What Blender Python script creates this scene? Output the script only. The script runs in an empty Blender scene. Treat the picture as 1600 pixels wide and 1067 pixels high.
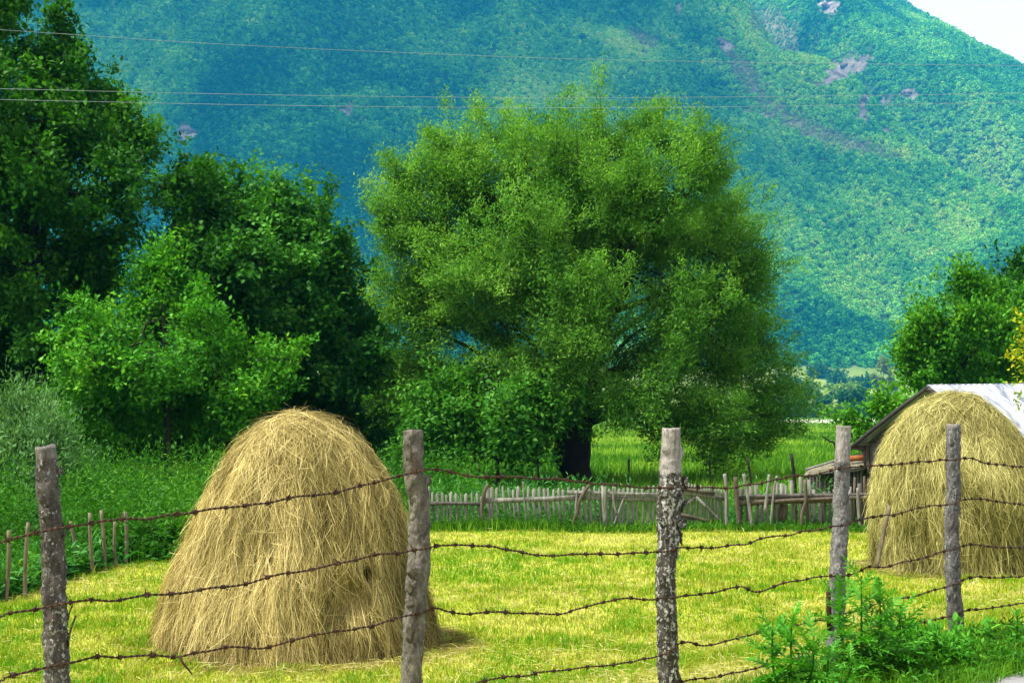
import bpy, math, random
import numpy as np
from mathutils import Vector

# ------------------------------------------------------------------ basics
F, HY, CX, EYE = 2222.0, 645.0, 800.0, 2.1      # focal length in 1600-px units, horizon row, centre column, eye height
random.seed(5); np.seterr(over="ignore")
S = bpy.context.scene
COL = S.collection
def A(*v): return np.array(v, float)
def P(x, y, D): return A((x-CX)/F*D, D, EYE+(HY-y)/F*D)
def nrm(v): return v/(np.linalg.norm(v, axis=-1, keepdims=True)+1e-12)
def sst(a, b, x):
    t = np.clip((np.asarray(x, float)-a)/(b-a), 0, 1); return t*t*(3-2*t)
def lerp(a, b, t): return a+(b-a)*t

def _h(ix, iy, iz, seed):
    n = (ix.astype(np.int64)*374761393 + iy.astype(np.int64)*668265263 + iz.astype(np.int64)*2147483647 + seed*1274126177) & 0xFFFFFFFF
    n = ((n ^ (n >> 13))*1274126177) & 0xFFFFFFFF
    n = ((n ^ (n >> 16))*2246822519) & 0xFFFFFFFF
    return ((n ^ (n >> 15)) & 0xFFFFFF)/float(0xFFFFFF)
def vn(x, y, z=0.0, seed=0):
    x, y, z = np.broadcast_arrays(np.asarray(x, float), np.asarray(y, float), np.asarray(z, float))
    fx, fy, fz = np.floor(x), np.floor(y), np.floor(z)
    u, v, w = x-fx, y-fy, z-fz
    u, v, w = u*u*(3-2*u), v*v*(3-2*v), w*w*(3-2*w)
    r = 0
    for a in (0, 1):
        for b in (0, 1):
            for c in (0, 1):
                r = r + _h(fx+a, fy+b, fz+c, seed)*(u if a else 1-u)*(v if b else 1-v)*(w if c else 1-w)
    return r
def fbm(x, y, z=0.0, seed=0, o=4):
    r, a, t = 0, 1.0, 0
    for k in range(o):
        r = r + a*vn(np.asarray(x)*2**k, np.asarray(y)*2**k, np.asarray(z)*2**k, seed+k*17); t += a; a *= .5
    return r/t

# ------------------------------------------------------------------ objects
def tag(o, label=None, cat=None, group=None, kind=None):
    if label: o['label'] = label
    if cat: o['category'] = cat
    if group: o['group'] = group
    if kind: o['kind'] = kind
    return o
def empty(name, loc, label, cat, group=None):
    o = bpy.data.objects.new(name, None); COL.objects.link(o)
    o.location = Vector(loc); o.empty_display_size = .1
    return tag(o, label, cat, group)
class MB:
    """collects vertices and faces (world space) and builds ONE mesh object"""
    def __init__(s): s.v = []; s.q = []; s.t = []; s.a = {}; s.n = 0
    def add(s, V, Q=None, T=None, **at):
        V = np.asarray(V, float).reshape(-1, 3)
        if Q is not None and len(Q): s.q.append(np.asarray(Q, np.int64).reshape(-1, 4)+s.n)
        if T is not None and len(T): s.t.append(np.asarray(T, np.int64).reshape(-1, 3)+s.n)
        for k in set(list(s.a)+list(at)):
            if k not in s.a: s.a[k] = [np.zeros(s.n)]
            s.a[k].append(np.broadcast_to(np.asarray(at.get(k, 0.), float), (len(V),)))
        s.v.append(V); s.n += len(V)
    def build(s, name, mat, parent=None, smooth=False):
        V = np.concatenate(s.v)
        q = parent
        while q is not None: V = V-np.array(q.location); q = q.parent
        Q = np.concatenate(s.q) if s.q else np.zeros((0, 4), int)
        T = np.concatenate(s.t) if s.t else np.zeros((0, 3), int)
        m = bpy.data.meshes.new(name)
        m.vertices.add(len(V)); m.vertices.foreach_set('co', V.astype(np.float32).ravel())
        m.loops.add(4*len(Q)+3*len(T))
        m.loops.foreach_set('vertex_index', np.concatenate([Q.ravel(), T.ravel()]).astype(np.int32))
        m.polygons.add(len(Q)+len(T))
        m.polygons.foreach_set('loop_start', np.concatenate([np.arange(len(Q))*4, 4*len(Q)+np.arange(len(T))*3]).astype(np.int32))
        m.polygons.foreach_set('loop_total', np.concatenate([np.full(len(Q), 4), np.full(len(T), 3)]).astype(np.int32))
        if smooth: m.polygons.foreach_set('use_smooth', np.ones(len(Q)+len(T), bool))
        for k, l in s.a.items():
            at = m.attributes.new(k, 'FLOAT', 'POINT'); at.data.foreach_set('value', np.concatenate(l).astype(np.float32))
        m.update(calc_edges=True)
        m.materials.append(mat)
        o = bpy.data.objects.new(name, m); COL.objects.link(o)
        if parent is not None: o.parent = parent
        return o

def tube(pts, rad, n=8, cap=True, jit=0, seed=0):
    pts = np.asarray(pts, float); k = len(pts)
    rad = np.broadcast_to(np.asarray(rad, float), (k,))
    t = nrm(np.gradient(pts, axis=0))
    ref = A(0, 1, 0) if abs(t[:, 1]).mean() < .8 else A(1, 0, 0)
    a = nrm(np.cross(t, ref)); b = np.cross(t, a)
    th = np.linspace(0, 2*math.pi, n, endpoint=False)
    R = rad[:, None]*np.ones(n)
    if jit: R = R*(1+jit*(fbm(np.cos(th)[None]*1.5+seed, np.sin(th)[None]*1.5, np.arange(k)[:, None]*.35, seed)-.5)*2)
    V = pts[:, None]+a[:, None]*(np.cos(th)[None, :, None]*R[..., None])+b[:, None]*(np.sin(th)[None, :, None]*R[..., None])
    i = np.arange(k-1)[:, None]*n; j = np.arange(n)[None]; j2 = (j+1) % n
    Q = np.stack([i+j, i+j2, i+n+j2, i+n+j], -1).reshape(-1, 4)
    V = V.reshape(-1, 3); T = []
    if cap:
        V = np.concatenate([V, pts[:1], pts[-1:]])
        jj = np.arange(n); j2 = (jj+1) % n
        T = np.concatenate([np.stack([np.full(n, k*n), j2, jj], -1), np.stack([np.full(n, k*n+1), (k-1)*n+jj, (k-1)*n+j2], -1)])
    return V, Q, T
def spline(pts, m):
    """Catmull-Rom through pts, m samples"""
    p = np.asarray(pts, float); k = len(p)
    if k == 2: return p[0]+(p[1]-p[0])*np.linspace(0, 1, m)[:, None]
    q = np.concatenate([2*p[:1]-p[1:2], p, 2*p[-1:]-p[-2:-1]])
    s = np.linspace(0, k-1-1e-9, m); i = s.astype(int); t = (s-i)[:, None]
    a, b, c, d = q[i], q[i+1], q[i+2], q[i+3]
    return .5*(2*b+(c-a)*t+(2*a-5*b+4*c-d)*t*t+(3*b-a-3*c+d)*t**3)
def board(p0, p1, w, th, point=0, bow=0, nrmv=(0, 1, 0)):
    """plank from p0 to p1, width w, thickness th along nrmv, optional pointed end and bow"""
    p0, p1 = A(*p0), A(*p1); d = p1-p0; L = np.linalg.norm(d); d = d/L
    nn = A(*nrmv); nn = nrm(nn-d*np.dot(nn, d)); sd = np.cross(d, nn)
    ss = [0, .33, .66, 1-point/L if point else 1]
    R = []
    for k, s in enumerate(ss):
        c = p0+d*L*s+sd*bow*math.sin(s*math.pi)
        ww = w*(1+.08*math.sin(5*s+L*20))
        for a, b in ((-1, -1), (1, -1), (1, 1), (-1, 1)):
            R.append(c+sd*a*ww/2+nn*b*th/2)
    Q = [(0, 3, 2, 1)]
    for k in range(len(ss)-1):
        for j in range(4):
            Q.append((k*4+j, k*4+(j+1) % 4, k*4+4+(j+1) % 4, k*4+4+j))
    e = (len(ss)-1)*4; T = []
    if point:
        n0 = len(R); R += [p1-nn*th/2, p1+nn*th/2]
        T += [(e, e+1, n0), (e+3, n0+1, e+2)]; Q += [(e+1, e+2, n0+1, n0), (e, n0, n0+1, e+3)]
    else: Q.append((e, e+1, e+2, e+3))
    return np.array(R), np.array(Q), np.array(T).reshape(-1, 3)

# ------------------------------------------------------------------ materials
class NT:
    def __init__(s, name, disp=False):
        s.m = bpy.data.materials.new(name); s.m.use_nodes = True
        s.t = s.m.node_tree; s.t.nodes.clear()
        s.out = s.n('ShaderNodeOutputMaterial')
    def n(s, typ, **kw):
        x = s.t.nodes.new(typ)
        for k, v in kw.items(): setattr(x, k, v)
        return x
    def l(s, a, b): s.t.links.new(a, b)
    def ramp(s, fac, stops):
        r = s.n('ShaderNodeValToRGB'); e = r.color_ramp.elements
        while len(e) < len(stops): e.new(.5)
        for x, (p, c) in zip(e, stops): x.position = p; x.color = (*c, 1)
        s.l(fac, r.inputs[0]); return r.outputs[0]
    def noise(s, scale, detail=4, rough=.6, vec=None, dist=0):
        x = s.n('ShaderNodeTexNoise'); x.inputs['Scale'].default_value = scale; x.inputs['Detail'].default_value = detail
        x.inputs['Roughness'].default_value = rough; x.inputs['Distortion'].default_value = dist
        if vec is not None: s.l(vec, x.inputs['Vector'])
        return x.outputs['Fac']
    def coord(s, sc=(1, 1, 1), kind='Object'):
        c = s.n('ShaderNodeTexCoord'); mp = s.n('ShaderNodeMapping'); mp.inputs['Scale'].default_value = sc
        s.l(c.outputs[kind], mp.inputs[0]); return mp.outputs[0]
    def attr(s, name, kind='GEOMETRY'):
        a = s.n('ShaderNodeAttribute'); a.attribute_name = name; a.attribute_type = kind; return a.outputs['Fac']
    def mix(s, fac, a, b, typ='MIX'):
        x = s.n('ShaderNodeMix', data_type='RGBA', blend_type=typ)
        for v, i in ((fac, 0), (a, 6), (b, 7)):
            if isinstance(v, (int, float)): x.inputs[i].default_value = v
            elif isinstance(v, tuple): x.inputs[i].default_value = (*v, 1)
            else: s.l(v, x.inputs[i])
        return x.outputs[2]
    def math(s, op, a, b=0.):
        x = s.n('ShaderNodeMath', operation=op)
        for v, i in ((a, 0), (b, 1)):
            if isinstance(v, (int, float)): x.inputs[i].default_value = v
            else: s.l(v, x.inputs[i])
        return x.outputs[0]
    def principled(s, col, rough=.8, spec=.3, bump=None, bd=.02, metal=0, bs=.6):
        b = s.n('ShaderNodeBsdfPrincipled')
        if isinstance(col, tuple): b.inputs['Base Color'].default_value = (*col, 1)
        else: s.l(col, b.inputs['Base Color'])
        if isinstance(rough, (int, float)): b.inputs['Roughness'].default_value = rough
        else: s.l(rough, b.inputs['Roughness'])
        b.inputs['Specular IOR Level'].default_value = spec; b.inputs['Metallic'].default_value = metal
        if bump is not None:
            x = s.n('ShaderNodeBump'); x.inputs['Distance'].default_value = bd; x.inputs['Strength'].default_value = bs
            s.l(bump, x.inputs['Height']); s.l(x.outputs[0], b.inputs['Normal'])
        return b.outputs[0]
    def done(s, sh): s.l(sh, s.out.inputs['Surface']); return s.m

def leafmat(name, c0, c1, c2, trans=.35, rough=.55, spec=.12, inst=False):
    """leaf colour runs c0..c1..c2 over the leaf's own tone; part of the light passes through"""
    t = NT(name)
    f = t.attr('tone', 'INSTANCER' if inst else 'GEOMETRY')
    c = t.ramp(f, [(0, c0), (.5, c1), (1, c2)] if len(c0) == 3 else c0)
    p = t.principled(c, rough, spec)
    tr = t.n('ShaderNodeBsdfTranslucent')
    t.l(t.mix(1.0, c, (1.0, 1.0, .45), 'MULTIPLY'), tr.inputs[0])
    m = t.n('ShaderNodeMixShader'); m.inputs[0].default_value = trans
    t.l(p, m.inputs[1]); t.l(tr.outputs[0], m.inputs[2])
    return t.done(m.outputs[0])
def barkmat(name, c0, c1, sc=6):
    t = NT(name); v = t.coord((1, 1, .25)); n = t.noise(sc, 6, .7, v)
    return t.done(t.principled(t.ramp(n, [(.3, c0), (.7, c1)]), .9, .15, n, .03))
def oldwood(name, c0, c1, c2, sc=(9, 9, 1.2)):
    t = NT(name); v = t.coord(sc); n = t.noise(3, 6, .7, v); g = t.noise(1.3, 3, .5)
    c = t.mix(g, t.ramp(n, [(.3, c0), (.55, c1), (.8, c2)]), t.ramp(n, [(.3, c0), (.7, c1)]))
    return t.done(t.principled(c, .9, .15, n, .006))

M = {}
M['leaf_dark'] = leafmat('leaf_dark', (.007, .050, .002), (.027, .135, .005), (.090, .275, .016), .42)
M['leaf_mid'] = leafmat('leaf_mid', (.010, .068, .004), (.034, .160, .010), (.100, .310, .030), .42)
M['leaf_light'] = leafmat('leaf_light', (.016, .100, .003), (.050, .235, .007), (.140, .380, .016))
M['leaf_willow'] = leafmat('leaf_willow', (.026, .115, .007), (.090, .265, .020), (.235, .450, .060), .48)
M['leaf_plum'] = leafmat('leaf_plum', (.014, .090, .005), (.046, .195, .012), (.140, .350, .040), .42)
M['leaf_silver'] = leafmat('leaf_silver', (.025, .090, .016), (.065, .185, .042), (.170, .330, .110))
M['leaf_right'] = leafmat('leaf_right', (.018, .105, .003), (.060, .235, .006), (.150, .370, .012))
M['leaf_fir'] = leafmat('leaf_fir', (.006, .045, .004), (.018, .100, .006), (.045, .165, .010), .25)
M['leaf_yellow'] = leafmat('leaf_yellow', (.09, .20, .003), (.24, .30, .006), (.50, .42, .010))
M['leaf_valley'] = leafmat('leaf_valley', (.012, .070, .008), (.035, .140, .014), (.080, .220, .024))
M['leaf_pale'] = leafmat('leaf_pale', (.09, .15, .03), (.19, .26, .05), (.30, .36, .08))
M['leaf_lime'] = leafmat('leaf_lime', (.08, .18, .006), (.18, .32, .012), (.30, .44, .02))
M['weed'] = leafmat('weed', (.008, .062, .003), (.034, .155, .006), (.115, .310, .016))
M['weed_blue'] = leafmat('weed_blue', (.014, .090, .014), (.040, .195, .034), (.125, .340, .080))
M['thistle'] = leafmat('thistle', (.016, .105, .006), (.055, .250, .014), (.170, .440, .050))
M['lush'] = leafmat('lush', (.030, .125, .004), (.095, .255, .008), (.240, .390, .030))
M['mown'] = leafmat('mown', [(0, (.070, .230, .001)), (.18, (.130, .260, .002)), (.42, (.215, .275, .006)), (.68, (.285, .285, .022)), (.86, (.400, .365, .100)), (1, (.47, .42, .19))], 0, 0, .3, .6, .15)
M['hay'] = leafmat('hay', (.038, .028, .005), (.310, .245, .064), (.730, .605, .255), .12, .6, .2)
M['hay_green'] = leafmat('hay_green', (.050, .045, .007), (.305, .275, .070), (.640, .590, .235), .12, .6, .2)
M['flower'] = leafmat('flower', (.55, .55, .45), (.75, .75, .65), (.85, .85, .8), .3)
M['bark_dark'] = barkmat('bark_dark', (.006, .005, .004), (.030, .024, .018))
M['bark_grey'] = barkmat('bark_grey', (.030, .026, .018), (.12, .105, .08))
M['twig'] = barkmat('twig', (.012, .010, .007), (.05, .042, .03))
M['wood_grey'] = oldwood('wood_grey', (.05, .05, .042), (.20, .197, .17), (.38, .37, .325))
M['wood_brown'] = oldwood('wood_brown', (.030, .023, .016), (.105, .085, .06), (.20, .17, .13))
M['wood_dark'] = oldwood('wood_dark', (.03, .026, .022), (.10, .09, .08), (.20, .185, .165))
M['stake'] = oldwood('stake', (.05, .038, .024), (.17, .14, .09), (.27, .235, .16))

def postmat(name, barkA, barkB, lich, amount, scale=60, wood=1.):
    barkB = (barkB[0]*.93, barkB[1]*1.0, barkB[2]*1.14)
    t = NT(name); v = t.coord((1, 1, .5))
    n = t.noise(26, 9, .75, v); n2 = t.noise(scale, 6, .7, t.coord((1, 1, .85)), .6); big = t.noise(7, 3, .6)
    bark = t.ramp(n, [(.30, barkA), (.52, tuple((a+b)*.42 for a, b in zip(barkA, barkB))), (.74, barkB)])
    red = t.noise(9, 4, .6, t.coord((1, 1, .7)))
    bark = t.mix(t.ramp(red, [(.60, (0, 0, 0)), (.66, (.3, .3, .3))]), bark, (.11, .040, .022))
    ll = t.math('ADD', n2, t.math('MULTIPLY', t.math('SUBTRACT', big, .5), .45))
    lm = t.ramp(ll, [(amount, (0, 0, 0)), (amount+.045, (1, 1, 1))])
    lc = t.ramp(t.noise(120, 3, .6), [(.3, tuple(x*.5 for x in lich)), (.7, lich)])
    bark = t.mix(lm, bark, lc)
    wn = t.noise(4, 7, .75, t.coord((16, 16, 1.0)))
    wd = t.ramp(wn, [(.3, tuple(wood*x for x in (.07, .058, .05))), (.5, tuple(wood*x for x in (.26, .235, .21))), (.75, tuple(wood*x for x in (.50, .475, .44)))])
    b = t.ramp(t.math('ADD', t.attr('bare'), t.math('MULTIPLY', t.math('SUBTRACT', t.noise(18, 5, .65), .5), .9)), [(.45, (0, 0, 0)), (.5, (1, 1, 1))])
    c = t.mix(b, bark, wd)
    h = t.math('ADD', n, t.math('MULTIPLY', lm, .3))
    h = t.math('ADD', t.math('MULTIPLY', h, t.math('SUBTRACT', 1.3, b)), t.math('MULTIPLY', wn, t.math('MULTIPLY', b, .5)))
    return t.done(t.principled(c, .9, .1, h, .02, bs=1.))
M['post1'] = postmat('post1', (.012, .009, .007), (.200, .165, .128), (.46, .46, .42), .55, 70, .55)
M['post2'] = postmat('post2', (.028, .022, .015), (.310, .262, .190), (.38, .36, .31), .64, 60, .6)
M['post3'] = postmat('post3', (.010, .008, .006), (.150, .122, .090), (.50, .51, .45), .515, 46, .95)
M['post4'] = postmat('post4', (.032, .028, .022), (.340, .308, .262), (.54, .53, .49), .575, 80, .85)
M['post5'] = postmat('post5', (.024, .021, .017), (.255, .230, .195), (.52, .52, .48), .575, 85, .7)

def rust():
    t = NT('rust'); n = t.noise(40, 4, .6)
    return t.done(t.principled(t.ramp(n, [(.3, (.014, .008, .004)), (.55, (.042, .019, .007)), (.8, (.12, .044, .014))]), .85, .3, n, .003))
M['rust'] = rust()
def roofmetal():
    t = NT('roof_metal'); v = t.coord((2.4, .35, .35)); n = t.noise(2.2, 5, .65, v); n2 = t.noise(6, 3, .6)
    s = t.ramp(n, [(.36, (.09, .105, .14)), (.46, (.21, .225, .255)), (.56, (.31, .315, .33)), (.8, (.37, .37, .37))])
    r = t.ramp(n2, [(.68, (0, 0, 0)), (.8, (.6, .6, .6))])
    return t.done(t.principled(t.mix(r, s, (.45, .40, .36)), .5, .4))
M['roof_metal'] = roofmetal()
def simple(name, a, b, sc, rough=.9, bd=.01):
    t = NT(name); n = t.noise(sc, 6, .65)
    return t.done(t.principled(t.ramp(n, [(.3, a), (.7, b)]), rough, .2, n, bd))
M['cable'] = simple('cable', (.17, .20, .22), (.26, .30, .32), 20, .5)
M['tar'] = simple('tar', (.015, .014, .014), (.05, .046, .042), 8)
M['thatch'] = simple('thatch', (.05, .045, .025), (.22, .20, .13), 14, .95, .05)
M['rusty_sheet'] = simple('rusty_sheet', (.16, .05, .015), (.34, .13, .04), 5)
M['rock'] = simple('rock', (.06, .05, .045), (.40, .33, .30), .16, .95, 2.)
M['asphalt'] = simple('asphalt', (.10, .098, .095), (.26, .255, .25), 60, .95, .01)
M['hay_core'] = simple('hay_core', (.05, .034, .008), (.16, .115, .03), 18, 1., .03)  # core colour darkened to stand for the shade between straws
def groundmat():
    t = NT('ground'); v = t.coord(); 
    n = t.noise(.55, 5, .65, v); n2 = t.noise(7, 5, .7, v)
    mown = t.mix(n2, t.ramp(n, [(.35, (.14, .22, .006)), (.6, (.26, .30, .016))]), t.ramp(n, [(.35, (.24, .29, .014)), (.65, (.40, .38, .09))]))
    lush = t.ramp(n2, [(.3, (.022, .085, .004)), (.7, (.07, .18, .008))])
    c = t.mix(t.attr('lush'), mown, lush)
    return t.done(t.principled(c, 1., .05, n2, .03))
M['ground'] = groundmat()
def mountainmat():
    t = NT('mountain_ground'); v = t.coord(); n = t.noise(.03, 6, .75, v)
    soil = t.ramp(n, [(.3, (.02, .065, .012)), (.7, (.05, .11, .02))])
    rock = t.ramp(n, [(.35, (.07, .06, .05)), (.65, (.40, .33, .29))])
    field = t.ramp(n, [(.3, (.12, .20, .03)), (.7, (.24, .29, .06))])
    scr = t.ramp(n, [(.3, (.05, .11, .03)), (.7, (.26, .22, .14))])
    c = t.mix(t.attr('field'), soil, field); c = t.mix(t.attr('scrub'), c, scr); c = t.mix(t.attr('rock'), c, rock)
    return t.done(t.principled(c, 1., .05, n, 3.))
M['mountain'] = mountainmat()
# ------------------------------------------------------------------ terrain
FA = A((80-CX)/F*5.5, 5.5); FB = A((1490-CX)/F*10.0, 10.0)
FD = (FB-FA)/np.linalg.norm(FB-FA); FN = A(FD[1], -FD[0])           # along the wire fence; towards the camera
def fn(X, Y): return (X-FA[0])*FN[0]+(Y-FA[1])*FN[1]
def gz(X, Y):
    X = np.asarray(X, float); Y = np.asarray(Y, float)
    n = fn(X, Y)
    z = .5*sst(-3.4, .5, n)
    z = z+(fbm(X*.5, Y*.5, 0, 3, 3)-.5)*.10*sst(1.2, .4, n)
    return z
def fence_depth(x):
    u = (x-CX)/F
    t = (u*FA[1]-FA[0])/(FD[0]-u*FD[1]); return FA[1]+t*FD[1]
def fpt(x, y, off=0.):
    D = fence_depth(x); p = P(x, y, D); p[:2] += FN*off; return p
BX = A(-60, -6.6, -5.75, -5.45, -4.4, -3.2, -1.9, 1, 5.4, 8, 60); BY = A(12.5, 13., 15.3, 19.2, 20.2, 21.5, 25.0, 25.2, 25.0, 25.5, 25.5)
def beyond(X, Y): return Y-np.interp(X, BX, BY)                      # > 0: past the mown meadow

def grid_mesh(xs, ys, zf, keep=None):
    X, Y = np.meshgrid(xs, ys); Z = zf(X, Y)
    V = np.stack([X, Y, Z], -1).reshape(-1, 3); a, b = len(xs), len(ys)
    i = np.arange(b-1)[:, None]*a; j = np.arange(a-1)[None]
    Q = np.stack([i+j, i+j+1, i+a+j+1, i+a+j], -1).reshape(-1, 4)
    return V, Q
def ground():
    xs = np.concatenate([[-3500, -1400, -800, -400, -200, -100, -60], np.arange(-40, -12, 2), np.arange(-12, 14, .25), np.arange(14, 40, 2), [60, 100, 200, 400, 800, 1400, 3500]])
    ys = np.concatenate([[-58, -30, -10], np.arange(-2, 30, .25), np.arange(30, 60, 1.5), [65, 75, 90, 120, 160, 220, 300, 380, 460, 700, 1140]])
    V, Q = grid_mesh(xs, ys, gz)
    n = fn(V[:, 0], V[:, 1])
    lush = np.maximum(sst(-.1, .2, beyond(V[:, 0], V[:, 1])), sst(-.35, .2, n+.5*(fbm(V[:, 0], V[:, 1], 0, 8)-.5))*sst(1.2, 2.4, V[:, 0]))
    m = MB(); m.add(V, Q, lush=lush)
    o = m.build('ground', M['ground'], smooth=True); tag(o, kind='structure')
    # the road: a sheet on the level strip beside the fence
    s = np.linspace(-40, 60, 240); off = np.linspace(0, 5.2, 12)
    SS, OO = np.meshgrid(s, off)
    edge = .93+.22*(fbm(s*1.7, s*0, 0, 5)-.5)+.1*(fbm(s*9, s*0, 0, 6)-.5)
    N = np.where(OO == 0, edge[None], .95+OO)
    V = np.stack([FA[0]+FD[0]*SS+FN[0]*N, FA[1]+FD[1]*SS+FN[1]*N, np.full_like(SS, .512)], -1).reshape(-1, 3)
    a = len(s); i = np.arange(len(off)-1)[:, None]*a; j = np.arange(a-1)[None]
    m = MB(); m.add(V, np.stack([i+j, i+j+1, i+a+j+1, i+a+j], -1).reshape(-1, 4)[:, ::-1])
    tag(m.build('road', M['asphalt']), kind='structure')
ground()

# the mountain
GUL = A((150, 1480), (172, 1316), (205, 1090), (285, 990), (345, 890), (430, 780))
def gdist(X, Y):
    best = np.full(X.shape, 1e9); sg = np.zeros(X.shape)
    for a, b in zip(GUL[:-1], GUL[1:]):
        d = b-a; t = np.clip(((X-a[0])*d[0]+(Y-a[1])*d[1])/(d@d), 0, 1)
        px, py = X-a[0]-t*d[0], Y-a[1]-t*d[1]; r = np.hypot(px, py)
        s = -(d[0]*py-d[1]*px)/np.linalg.norm(d)
        s = np.sign(d[0]*py-d[1]*px)
        m = r < best; best = np.where(m, r, best); sg = np.where(m, s, sg)
    return best*sg
KM = 2.5                                                            # the mountain stands this much farther than it was first drawn
def mz(X, Y):
    X = np.asarray(X, float)/KM; Y = np.asarray(Y, float)/KM
    z = -1.5+19*sst(425, 650, Y)
    h = 435-.583*(X-425); h = np.where(h > 480, 480+(h-480)*.45, h); h = np.clip(h, 60, 640)
    t = np.clip((Y-640)/(1500-640), 0, None)
    rise = np.where(t < 1, t*(.86+.14*t), 1-(t-1)*.7)
    z = z+(h-18)*rise
    g = gdist(X, Y)
    up = sst(0, .15, t)*sst(1.35, .95, t)
    z = z-up*(85*np.exp(-((g-60)/52)**2)-26*np.exp(-((g+30)/42)**2))
    z = z+up*sst(1.12, .75, t)*((fbm(X/150., Y/300., 0, 21, 3)-.5)*105+(fbm(X/50., Y/100., 0, 22, 3)-.5)*34)
    return z*KM
ROCKS = [(1318, 112, 44, 17, -.5), (1350, 165, 7, 26, .25), (1345, 185, 14, 8, 0), (1421, 149, 16, 9, 0), (1298, 10, 17, 13, 0), (1137, 74, 17, 8, .6),
         (543, 173, 13, 11, .6), (290, 210, 17, 14, 0), (1181, 178, 20, 4, .3), (1062, 15, 6, 8, 0), (1385, 160, 12, 7, 0), (1385, 205, 8, 6, 0)]
SCRUB = [(1165, 118, 45, 14, .85), (1250, 195, 75, 15, .45), (1330, 225, 60, 12, .3), (1210, 45, 40, 24, .7), (1005, 62, 25, 10, .4)]
PALE = [(1300, 80, 34, 16, 0), (1100, 95, 55, 14, .6), (1290, 222, 60, 12, .4), (1400, 240, 40, 10, .4), (935, 55, 60, 14, .4), (1370, 225, 40, 8, .3)]
def px(X, Y, Z): return CX+F*X/Y, HY-F*(Z-EYE)/Y
def ell(lst, x, y, soft=.25, jit=0):
    r = np.zeros(np.shape(x))
    for cx, cy, rx, ry, a in lst:
        dx, dy = x-cx, y-cy; c, s = math.cos(a), math.sin(a)
        d = np.hypot((dx*c+dy*s)/rx, (-dx*s+dy*c)/ry)+jit
        r = np.maximum(r, sst(1+soft, 1-soft, d))
    return r
def mountain():
    us = np.linspace(-.72, .78, 420); ys = np.concatenate([np.linspace(428, 640, 40), np.linspace(645, 1700, 300)])
    U, Y = np.meshgrid(us, ys*KM); X = U*np.minimum(Y, 1600*KM); Z = mz(X, Y)
    V = np.stack([X, Y, Z], -1).reshape(-1, 3); a, b = len(us), len(ys)
    i = np.arange(b-1)[:, None]*a; j = np.arange(a-1)[None]
    x, y = px(V[:, 0], V[:, 1], V[:, 2]); jj = (fbm(x/14., y/10., 0, 31)-.5)*1.2
    m = MB(); m.add(V, np.stack([i+j, i+j+1, i+a+j+1, i+a+j], -1).reshape(-1, 4), rock=ell(ROCKS, x, y, .2, jj), scrub=ell(SCRUB, x, y, .4, jj), field=sst(665, 640, V[:, 1]/KM))
    tag(m.build('mountain', M['mountain'], smooth=True), kind='structure')
mountain()

def crown_clump(seed, kind):
    """one far tree: several broken lobes of small leaf-clump facets, unit radius"""
    r = np.random.default_rng(seed); m = MB(); n = 230
    lc = r.normal(size=(5, 3))*A(.42, .42, .40)+A(0, 0, .15); lc[0] = (0, 0, .55); lr = r.uniform(.38, .60, 5)
    k = r.integers(0, 5, n); d = nrm(r.normal(size=(n, 3))); p = lc[k]+d*lr[k][:, None]*r.uniform(.7, 1.05, n)[:, None]
    nn = nrm(d+A(0, 0, .35)+r.normal(size=(n, 3))*.55); up = nrm(r.normal(size=(n, 3)))
    a = nrm(np.cross(nn, up)); b = np.cross(nn, a); s = r.uniform(.09, .22, n)[:, None]
    V = np.stack([p-a*s, p-b*s*.8, p+a*s, p+b*s*.8], 1).reshape(-1, 3)
    m.add(V, np.arange(n*4).reshape(-1, 4))
    o = m.build('far_crown', M['far_leaf']); COL.objects.unlink(o)
    return o
def farleaf():
    t = NT('far_leaf')
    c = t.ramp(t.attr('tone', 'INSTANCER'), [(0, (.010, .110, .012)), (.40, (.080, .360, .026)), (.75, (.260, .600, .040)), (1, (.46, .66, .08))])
    c = t.mix(t.attr('dry', 'INSTANCER'), c, (.30, .24, .17))
    return t.done(t.principled(c, .9, .1))
M['far_leaf'] = farleaf()
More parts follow.
